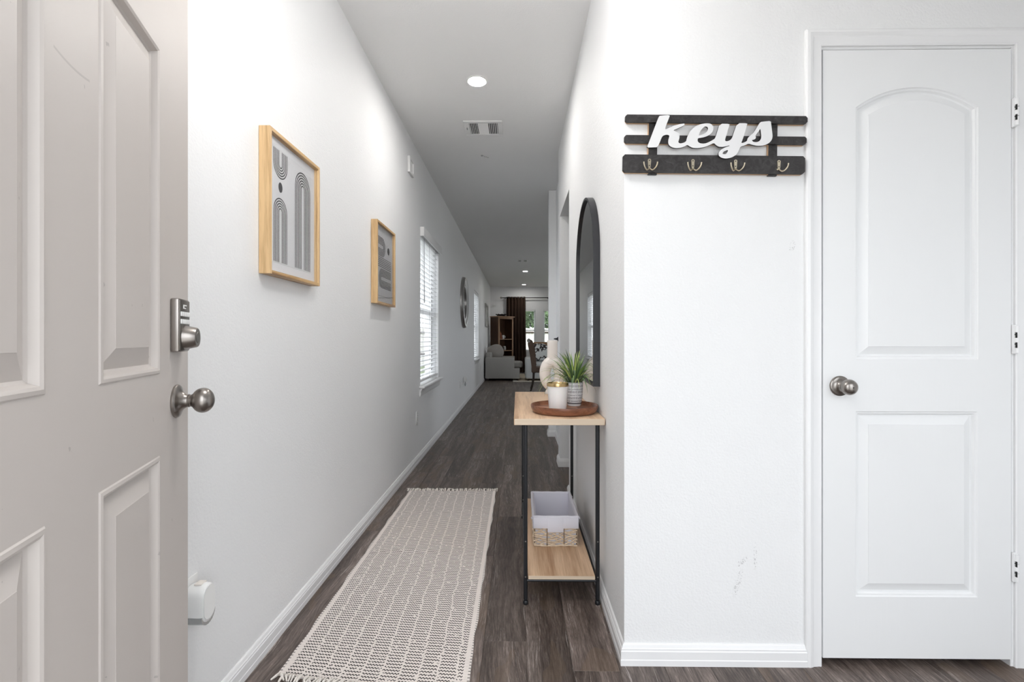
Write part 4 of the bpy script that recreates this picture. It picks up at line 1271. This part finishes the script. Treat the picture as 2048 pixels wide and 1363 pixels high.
# ------------------------------------------------------------------ key rack with the word "keys"
kx, kz = 0.6535, 1.7335
t = thing('key_rack', 'black wooden key rack with white lettering and hooks on the facing wall', 'key rack', (kx, YK, kz))
t.rotation_euler = (0, RAD(.86), 0)


def oct_bar(x0, x1, z0, z1, c, y0, y1):
    o = [(x0 + c, z0), (x1 - c, z0), (x1, z0 + c), (x1, z1 - c), (x1 - c, z1), (x0 + c, z1), (x0, z1 - c), (x0, z0 + c)]
    return G().prism(o, [], lambda a, b, cc: (a, cc, b), y0, y1)


W2 = .3005
RACK = [('top_slat', -W2 + .002, W2 + .002, .0715, .0965, .006, -.020, -.010), ('middle_slat', -W2, W2, .003, .0285, .006, -.020, -.010), ('hook_board', -W2 - .004, W2 - .004, -.0945, -.036, .007, -.020, -.010)]
for nm, a, b, c, d, ch, ya, yb in RACK:
    s = obj(nm, oct_bar(a, b, c, d, ch, ya, yb), M_RACK, t, local=True, smooth=20)
    obj('raw_edge', oct_bar(a + .0015, b - .0015, c - .0012, d - .002, ch, yb + .0005, -.0055), M_RAWEDGE, s, local=True, smooth=20)
for xc in (-.203, .195):
    p = obj('upright', G().box(xc - .0143, xc + .0143, -.0100, -.001, -.099, .080), M_RACK, t, local=True)
    obj('raw_edge', G().box(xc - .0165, xc - .0144, -.0085, -.001, -.036, .0715), M_RAWEDGE, p, local=True)
KO = [(487, 200), (520, 188), (755, 175), (735, 240), (690, 350), (622, 535), (740, 490), (870, 430), (1000, 400), (1112, 383), (1112, 412), (1085, 442), (960, 500), (835, 552),
      (880, 575), (945, 605), (985, 655), (990, 720), (975, 790), (958, 835), (975, 868), (1020, 878), (1090, 862), (1150, 828), (1168, 750), (1195, 680), (1235, 600), (1300, 525),
      (1400, 445), (1520, 400), (1640, 383), (1735, 388), (1790, 420), (1820, 470), (1822, 530), (1800, 590), (1755, 650), (1690, 692), (1600, 726), (1520, 742), (1442, 752),
      (1432, 800), (1445, 845), (1490, 875), (1560, 886), (1640, 878), (1731, 838), (1800, 800), (1848, 770), (1870, 735), (1900, 640), (1976, 395), (2226, 400), (2210, 450),
      (2151, 650), (2106, 795), (2118, 822), (2150, 830), (2190, 822), (2251, 790), (2285, 735), (2311, 650), (2406, 385), (2661, 387), (2640, 450), (2596, 620), (2541, 785), (2503, 878),
      (2555, 868), (2600, 850), (2645, 825), (2652, 790), (2670, 745), (2720, 700), (2791, 640), (2840, 570), (2901, 468), (2971, 360), (3061, 348), (3231, 333), (3240, 420), (3255, 540), (3275, 700),
      (3262, 785), (3211, 860), (3111, 920), (3011, 945), (2891, 946), (2781, 922), (2681, 888), (2591, 935), (2486, 966), (2462, 1020), (2430, 1095), (2371, 1172), (2261, 1236), (2131, 1258),
      (2020, 1238), (1950, 1185), (1944, 1120), (1998, 1042), (2081, 995), (2171, 962), (2216, 942), (2211, 930), (2151, 950), (2051, 970), (1951, 965), (1888, 925), (1836, 868), (1731, 920),
      (1611, 968), (1500, 990), (1400, 997), (1300, 985), (1235, 950), (1180, 912), (1120, 950), (1030, 982), (920, 996), (820, 980), (740, 932), (708, 870), (712, 790), (735, 715), (738, 682), (700, 662),
      (640, 664), (575, 690), (540, 750), (495, 870), (442, 970), (330, 972), (180, 976), (235, 850), (330, 600), (430, 340)]
KH = [[(1580, 482), (1630, 458), (1680, 478), (1692, 520), (1668, 580), (1610, 636), (1530, 674), (1455, 690), (1480, 620), (1525, 535)],
      [(2051, 1112), (2091, 1075), (2181, 1040), (2172, 1085), (2131, 1140), (2081, 1150), (2046, 1136)],
      [(2971, 520), (2984, 600), (2996, 700), (2991, 772), (2951, 830), (2891, 856), (2801, 850), (2761, 806), (2811, 796), (2855, 772), (2866, 730), (2850, 692), (2895, 640), (2941, 580)]]
KS = 1 / 12.39 * .001655


def k2(p):
    x, y = p
    return (.4245 + (x - 180) * KS - kx + .0005, 1.8145 + .0135 - (y - 175) * KS - kz)


rot = RAD(.86)


def unrot(p):
    a, b = p
    return (a * cos(rot) - b * sin(rot), a * sin(rot) + b * cos(rot))


out = chaikin([unrot(k2(p)) for p in KO]); hol = [chaikin([unrot(k2(p)) for p in h]) for h in KH]
lt = obj('lettering', G().prism(out, hol, lambda a, b, c: (a, c, b), -.0275, -.0205), mat('letter_white', (0.78, 0.78, 0.785), 0.45), t, local=True, smooth=25)
lt.data.materials.append(M_RACK)          # the cut edges are left dark
for p in lt.data.polygons:
    p.material_index = 0 if abs(p.normal.y) > .5 else 1
for hx in (-.217, -.0735, .067, .2095):
    hz = -.0675
    plate = [(.0055 * sin(q), .0115 + .0055 * cos(q)) for q in [RAD(d) for d in range(-110, 111, 20)]] + [(.0042, -.006), (.0032, -.0145), (-.0032, -.0145), (-.0042, -.006)]
    h = obj('hook', G().prism([(hx + a, hz + b) for a, b in plate], [], lambda a, b, c: (a, c, b), -.0225, -.0202), M_BRASS, t, local=True)
    for s in (-1, 1):
        if hx > .2 and s < 0:
            pts = [(hx, -.0225, hz - .013), (hx - .005, -.024, hz - .0175), (hx - .009, -.030, hz - .0165)]
        else:
            pts = [(hx, -.0222, hz - .013), (hx + s * .005, -.024, hz - .0195), (hx + s * .0105, -.029, hz - .0225), (hx + s * .017, -.0345, hz - .017), (hx + s * .0215, -.0375, hz - .008), (hx + s * .0225, -.038, hz + .001)]
        fine = [pts[0]]
        for a, b in zip(pts, pts[1:]):
            fine += [tuple(a[i] * .75 + b[i] * .25 for i in range(3)), tuple(a[i] * .25 + b[i] * .75 for i in range(3))]
        pts = fine + [pts[-1]]
        obj('prong', G().tube(pts, [.0022] * (len(pts) - 1) + [.0026], 8), M_BRASS, h, local=True)
    for sz in (.0115, -.0055):
        obj('screw', G().lathe([(0, 0), (.0019, 0), (.0016, .0008), (0, .001)], (hx, -.0225, hz + sz), '-Y', 10), M_DARK, h, local=True)

# ------------------------------------------------------------------ recess: light switch, dark hook
t = thing('light_switch', 'white rocker light switch in the recess beyond the doorway', 'switch', (XR + .068, 5.06, 1.34))
obj('cover_plate', G().box(XR + .062, XR + .068, 5.02, 5.09, 1.30, 1.415, .002), M_PLASTIC, t)
obj('rocker', G().box(XR + .058, XR + .062, 5.04, 5.07, 1.325, 1.39, .002), M_VINYL, t)
t = thing('wall_hook', 'black curved wall hook behind the vase in the recess', 'hook', (XR + .068, 4.98, 0.95))
obj('back_strip', G().box(XR + .060, XR + .068, 4.96, 5.0, 0.92, 1.12, .002), M_BLACK, t)
obj('hook_arm', G().prism([(XR + .061, 1.115), (XR + .061, 1.06), (XR + .045, 1.075), (XR + .012, 1.084), (XR + .012, 1.094), (XR + .040, 1.098)], [], lambda a, b, c: (a, c, b), 4.97, 4.99), M_BLACK, t)

# ------------------------------------------------------------------ living room
# area rug
t = thing('area_rug', 'beige area rug with pale border between armchair and sofa', 'rug', (1.0, 13.6, 0))
obj('rug_field', G().box(-.02, 2.3, 12.36, 14.9, .0005, .011, .002), M_RUGFAR, t)
g = G(); g.box(-.13, 2.4, 12.22, 12.36, .0005, .013, .002); g.box(-.13, -.02, 12.36, 14.9, .0005, .0115, .002); g.box(2.3, 2.4, 12.36, 14.9, .0005, .0115, .002); g.box(-.13, 2.4, 14.9, 15.0, .0005, .0115, .002)
obj('rug_border', g, M_RUGEDGE, t)


def soft(g, c, s, puff, n=10, e=4.0, rot=None):
    """cushion: box with rounded, puffed faces (superellipsoid)"""
    cache = {}

    def V(x, y, z):
        key = (round(x, 5), round(y, 5), round(z, 5))
        if key not in cache:
            q = (abs(x) ** e + abs(y) ** e + abs(z) ** e) ** (1 / e)
            d = Vector((x / q * s[0], y / q * s[1], z / q * s[2]))
            cache[key] = g.bm.verts.new((rot @ d if rot else d) + Vector(c))
        return cache[key]
    L = [-1 + 2 * k / n for k in range(n + 1)]
    for ax in range(3):
        for sg in (-1, 1):
            def P(a, b):
                p = [a, b]; p.insert(ax, sg)
                return V(*p)
            for i in range(n):
                for j in range(n):
                    g.bm.faces.new((P(L[i], L[j]), P(L[i + 1], L[j]), P(L[i + 1], L[j + 1]), P(L[i], L[j + 1])))
    return g


# armchair, side on, facing +x
ax0, ax1, ay0, ay1 = -.845, .075, 12.46, 13.62
t = thing('armchair', 'grey-beige linen armchair against the left wall in the living room', 'armchair', ((ax0 + ax1) / 2, (ay0 + ay1) / 2, 0))
def chair_side(y0_, y1_):
    q = G(); o = [(ax0, .06), (ax1 - .03, .06), (ax1 - .03, .325), (ax1 - .17, .325), (ax1 - .17, .605), (ax0, .605)]
    A = [q.bm.verts.new((a, y0_, b)) for a, b in o]; B = [q.bm.verts.new((a, y1_, b)) for a, b in o]
    q.bm.faces.new(A); q.bm.faces.new(B[::-1])
    for k in range(6):
        q.bm.faces.new((A[k], B[k], B[(k + 1) % 6], A[(k + 1) % 6]))
    bmesh.ops.recalc_face_normals(q.bm, faces=q.bm.faces[:])
    bmesh.ops.bevel(q.bm, geom=q.bm.edges[:], offset=.018, segments=3, profile=.5, affect='EDGES')
    return q


obj('arm', chair_side(ay0, ay0 + .19), M_LINEN, t)
obj('arm', chair_side(ay1 - .19, ay1), M_LINEN, t)
obj('base', G().box(ax0 + .02, ax1 - .035, ay0 + .185, ay1 - .185, .065, .32, .01, 2), M_LINEN, t)
g = G().box(ax0, ax0 + .17, ay0 + .15, ay1 - .15, .30, .74, .05, 4); obj('backrest', g, M_LINEN, t)
obj('seat_cushion', soft(G(), ((ax0 + .2 + ax1 + .05) / 2, (ay0 + ay1) / 2, .405), ((ax1 + .05 - ax0 - .2) / 2, (ay1 - ay0) / 2 - .192, .085), 0, 8, 7), M_LINEN, t, smooth=60)
obj('back_cushion', soft(G(), (ax0 + .29, (ay0 + ay1) / 2 + .12, .68), (.105, (ay1 - ay0) / 2 - .30, .19), 0, 8, 2.6, Matrix.Rotation(RAD(-14), 3, 'Y')), M_PILLOWF, t, smooth=60)
for x in (ax0 + .06, ax1 - .09):
    for y in (ay0 + .06, ay1 - .06):
        obj('leg', G().lathe([(0, .0125 if x > -.3 else 0), (.022, .0125 if x > -.3 else 0), (.03, .065), (0, .065)], (x, y, 0), 'Z', 12), M_DARKLEG, t)
tag(obj('throw_pillow', soft(G(), (-.600, ay0 + .37, .735), (.225, .16, .205), 0, 8, 2.3, Matrix.Rotation(RAD(-18), 3, 'Y')), M_PILLOWF, smooth=60, at=(-.640, ay0 + .36, .55)),
    'plump taupe throw pillow leaning in the armchair', 'pillow')

# sofa, its arm towards the corridor
sx0, sx1, sy0, sy1 = .185, 2.15, 12.40, 13.35
t = thing('sofa', 'pale grey sofa partly hidden behind the brown wing chair', 'sofa', ((sx0 + sx1) / 2, (sy0 + sy1) / 2, 0))
obj('arm', G().box(sx0, sx0 + .21, sy0, sy1, .06, .60, .05, 4), M_SOFA, t)
obj('arm', G().box(sx1 - .21, sx1, sy0, sy1, .06, .60, .05, 4), M_SOFA, t)
obj('base', G().box(sx0 + .2, sx1 - .2, sy0 + .03, sy1, .06, .32, .02, 3), M_SOFA, t)
obj('backrest', G().box(sx0 + .15, sx1 - .15, sy1 - .24, sy1, .3, .86, .05, 4), M_SOFA, t)
for k in range(2):
    w_ = (sx1 - sx0 - .44) / 2
    obj('seat_cushion', soft(G(), (sx0 + .22 + w_ * (k + .5), sy0 + .33, .40), (w_ / 2 - .004, .33, .085), 0, 6, 7), M_SOFA, t, smooth=60)
for x in (sx0 + .08, sx1 - .08):
    for y in (sy0 + .08, sy1 - .08):
        obj('leg', G().lathe([(0, .013), (.022, .013), (.03, .065), (0, .065)], (x, y, 0), 'Z', 12), M_DARKLEG, t)
tag(obj('throw_blanket', G().box(.42, .86, sy1 - .29, sy1 + .03, .845, 1.0, .04, 4), M_TANTHROW, at=(.64, sy1 - .13, .85)), 'folded tan throw along the top of the sofa back', 'throw')
tag(obj('sofa_cushion', soft(G(), (.57, sy1 - .42, .735), (.25, .085, .235), 0, 8, 2.8, Matrix.Rotation(RAD(-12), 3, 'X')), M_CUSHION, smooth=60, at=(.57, sy1 - .42, .50)), 'white cushion with dark motif on the sofa', 'cushion')

M_BOLT = mat('dark_bronze_nail', (0.05, 0.035, 0.025), 0.35, 0.8)
# wing chair at the dining side, seen from behind
t = thing('wing_chair', 'brown high-backed wing chair with nailhead trim and dark legs', 'chair', (.535, 10.30, 0), -RAD(1.7))
# local frame: faces +x, origin below the seat centre
bk = [(-.235, .40), (-.255, .60), (-.285, .80), (-.325, .98), (-.325, 1.045), (-.29, 1.075), (-.245, 1.065), (-.215, 1.02), (-.185, .92), (-.165, .80), (-.150, .62), (-.15, .40)]
for s in (-1, 1):
    obj('wing', G().prism(chaikin(bk, 1), [], lambda a, b, c: (a, c, b), s * .29, s * .25), M_LEATHER, t, local=True)
obj('backrest', G().prism(chaikin([(a if k < 6 else a - .07, b - .02) for k, (a, b) in enumerate(bk)], 1), [], lambda a, b, c: (a, c, b), -.25, .25), M_LEATHER, t, local=True)
obj('top_roll', G().tube([(-.305, -.292, 1.045), (-.305, 0, 1.062), (-.305, .292, 1.045)], .036, 12), M_OATMEAL, t, local=True)
obj('seat', G().box(-.25, .28, -.28, .28, .385, .50, .03, 3), M_LEATHER, t, local=True)
for s in (-1, 1):
    n = 17
    pth = chaikin(bk, 1)[10:34]
    for a, b in pth[::2][:13]:
        obj('nailhead', G().lathe([(0, 0), (.010, 0), (.008, .006), (0, .009)], (a * .985 - .004, s * .29, b - .012), 'Y' if s > 0 else '-Y', 8), M_BOLT, t, local=True)
for s in (-1, 1):
    obj('leg', G().tube([(-.20, s * .23, .40), (-.205, s * .23, .25), (-.235, s * .23, .09), (-.265, s * .23, 0)], [.026, .023, .019, .016], 10), M_DARKLEG, t, local=True)
    obj('leg', G().tube([(.22, s * .23, .40), (.22, s * .23, 0)], [.025, .017], 10), M_DARKLEG, t, local=True)

# corner bookcase, angled
L_, N_, R_ = Vector((-.835, 14.50, 0)), Vector((-.585, 14.27, 0)), Vector((-.150, 14.72, 0))
ux = (R_ - N_).normalized(); th = math.atan2(ux.y, ux.x); bw = (R_ - N_).length; bd = (L_ - N_).length
t = thing('bookcase', 'dark walnut open bookcase set across the far left corner', 'bookcase', tuple(N_), th)
bh = 1.765
obj('side_panel', G().box(0, .028, .004, bd, .0, bh - .03), M_BOOKCASE, t, local=True)
obj('side_panel', G().box(bw - .028, bw, .004, bd, .0, bh - .03), M_BOOKCASE, t, local=True)
obj('back_panel', G().box(.028, bw - .028, bd - .012, bd, .08, bh - .03), M_BOOKCASE, t, local=True)
obj('top', G().box(-.02, bw + .045, -.03, bd, bh - .03, bh, .004), M_BOOKEDGE, t, local=True)
for z in (.08, .42, .745, 1.085):
    s = obj('shelf', G().box(.028, bw - .028, .012, bd - .012, z - .022, z), M_BOOKCASE, t, local=True)
    obj('shelf_edge', G().box(.03, bw - .03, -.002, .012, z - .022, z), M_BOOKEDGE, s, local=True)
for x in (0, bw - .055):
    obj('stile', G().box(x, x + .055, -.012, .004, 0, bh - .03, .002), M_BOOKEDGE, t, local=True)
obj('top_rail', G().box(.055, bw - .055, -.012, .004, bh - .085, bh - .03, .002), M_BOOKEDGE, t, local=True)


def in_case(x, y, z):
    return Vector(N_) + Vector((cos(th) * x - sin(th) * y, sin(th) * x + cos(th) * y, z))


for k, (x, tilt, m, lab) in enumerate(((.150, 12, M_BOOK, 'orange book leaning at the left end of the bookcase shelf'), (.192, 14, M_BOOK2, 'rust-red book leaning second on the bookcase shelf'))):
    hgt = .215 - k * .04
    o = obj('book', G().box(0, .030, .04, .20, 0, hgt, .002), m, None, local=True)
    o.location = in_case(x - .0, 0, 1.086); o.rotation_euler = Matrix.Rotation(th, 3, 'Z').to_euler(); o.rotation_euler = (Matrix.Rotation(th, 3, 'Z') @ Matrix.Rotation(RAD(-tilt), 3, 'Y')).to_euler()
    tag(o, lab, 'book', 'leaning books on the bookcase shelf')
c = in_case(.265, .07, 1.0855)
g = G().lathe([(0, 0), (.036, 0), (.04, .01), (.04, .115), (.037, .115), (.036, .012), (0, .012)], tuple(c), 'Z', 20)
t = thing('white_mug', 'small white mug on the bookcase shelf beside the books', 'mug', tuple(c))
obj('cup', g, M_PLASTIC, t)
obj('handle', G().tube([c + Vector((.038, 0, .09)), c + Vector((.065, 0, .085)), c + Vector((.07, 0, .055)), c + Vector((.06, 0, .03)), c + Vector((.038, 0, .028))], .006, 8), M_PLASTIC, t)
c = in_case(.33, .08, .7455)
t = thing('glass_jar', 'pale glass jar on the lower bookcase shelf', 'jar', tuple(c))
obj('jar', G().lathe([(0, 0), (.045, 0), (.05, .01), (.05, .085), (.04, .10), (0, .10)], tuple(c), 'Z', 20), M_SILVER, t)
obj('lid', G().lathe([(0, .10), (.043, .10), (.043, .122), (0, .122)], tuple(c), 'Z', 20), M_PLASTIC, t)
c = in_case(.24, .12, bh + .0005)
t = thing('black_bowl', 'low black scalloped bowl on top of the bookcase', 'bowl', tuple(c))
obj('bowl', G().lathe([(0, 0), (.10, 0), (.13, .02), (.165, .052), (.160, .054), (.12, .022), (0, .018)], tuple(c), 'Z', 28), M_BLACK, t)
for k in range(9):
    a = 2 * pi * k / 9
    obj('knob', G().lathe([(0, -.018), (.016, -.012), (.022, 0), (.016, .012), (0, .018)], (c.x + .155 * cos(a), c.y + .155 * sin(a), c.z + .052), 'Z', 10), M_BLACK, t)

# curtain and rod on the far wall
t = thing('curtain_rod', 'thin dark curtain rod across the far wall', 'rod', (1.0, YF - .12, 2.385))
obj('rod', G().tube([(-.50, YF - .12, 2.385), (3.4, YF - .12, 2.385)], .014, 10), M_BLACK, t)
obj('finial', G().lathe([(0, 0), (.016, .0), (.028, .02), (.03, .04), (.018, .062), (0, .068)], (-.50, YF - .12, 2.385), '-X', 16), M_NICKEL, t)
for x in (-.40, .95, 3.2):
    obj('bracket', G().box(x - .012, x + .012, YF - .13, YF - .001, 2.36, 2.385, .003), M_BLACK, t)
CUX0, CUX1 = -.365, .235
g = G()
def curt(u, v, off):
    z = .02 + v * 2.395
    flare = 1 + .06 * (1 - v)
    x = CUX0 + (CUX1 - CUX0) * u + (.03 * (1 - v) * u)
    y = YF - .12 + (.034 + .012 * (1 - v)) * sin(u * 2 * pi * 6 + .6 * sin(v * 3)) + off
    return (x, y, z)
g.grid(96, 14, lambda u, v: curt(u, v, -.0025)); g.grid(96, 14, lambda u, v: curt(u, v, .0025))
tag(obj('curtain', g, M_CURTAIN, smooth=80, at=(-.06, YF - .12, .02)), 'long chocolate-brown curtain panel beside the far window', 'curtain')
tag(obj('motion_sensor', G().box(-.79, -.73, YF - .05, YF - .001, 1.98 + .13, 2.06 + .13, .012), M_PLASTIC, at=(-.76, YF, 2.11)), 'small white motion sensor high in the far left corner', 'sensor')

# ------------------------------------------------------------------ outside
struct('ground_back', G().box(-40, 40, YF + WT, 70, -.30, -.12), M_GRASS)
struct('ground_side', G().box(-40, XL - WT, -0.09, YF + WT, -.30, -.12), M_CONC)
struct('ground_east', G().box(XE + WT, 40, -0.09, YF + WT, -.30, -.12), M_CONC)
struct('ground_front', G().box(-40, 40, -30, -0.09, -.30, -.05), M_CONC)
t = thing('garden_fence', 'pale cedar garden fence seen through the far windows', 'fence', (0, 22, -.12))
for k in range(-30, 60):
    if -1.6 < k * .143 < 3.8:
        obj('picket', G().box(k * .143, k * .143 + .138, 22.0, 22.018, -.12, 1.565 + .006 * ((k * 7) % 3)), M_FENCE, t, smooth=0)
g = G()
for k in range(-60, 60):
    if not -1.6 < k * .143 < 3.8:
        g.box(k * .143, k * .143 + .138, 22.0, 22.018, -.12, 1.565 + .006 * ((k * 7) % 3))
tag(obj('outer_pickets', g, M_FENCE, t, smooth=0), kind='stuff')
for z in (.35, 1.33):
    obj('rail', G().box(-8.6, 8.6, 21.955, 22.0, z, z + .085), M_BARK, t, smooth=0)


def tree(x, y, h, r, label, seed):
    rnd = random.Random(seed)
    t = thing('garden_tree', label, 'tree', (x, y, -.12))
    obj('trunk', G().tube([(x, y, -.12), (x + .05, y, h * .4), (x - .05, y + .05, h * .7)], [.16, .12, .06], 10), M_BARK, t)
    g = G()
    for k in range(7500):
        while True:
            p = Vector((rnd.uniform(-1, 1), rnd.uniform(-1, 1), rnd.uniform(-1, 1)))
            if p.length < 1:
                break
        b = 1 + .18 * sin(p.x * 7 + seed) + .15 * sin(p.z * 9 + p.y * 5)
        c = Vector((x, y, h * .62)) + Vector((p.x * r * b, p.y * r * b, p.z * h * .45))
        a = Vector((rnd.gauss(0, 1), rnd.gauss(0, 1), rnd.gauss(0, 1))).normalized(); b2 = a.orthogonal().normalized(); s = rnd.uniform(.10, .20)
        g.face([c + a * s, c + b2 * s * .5, c - a * s, c - b2 * s * .5])
    tag(obj('foliage', g, M_TREELEAF, t, smooth=0, recalc=False), kind='stuff')


tree(-.3, 27.0, 5.6, 2.1, 'leafy garden tree seen through the far window beside the curtain', 1)
tree(2.7, 33.0, 7.0, 2.6, 'leafy garden tree seen through the second far window', 2)
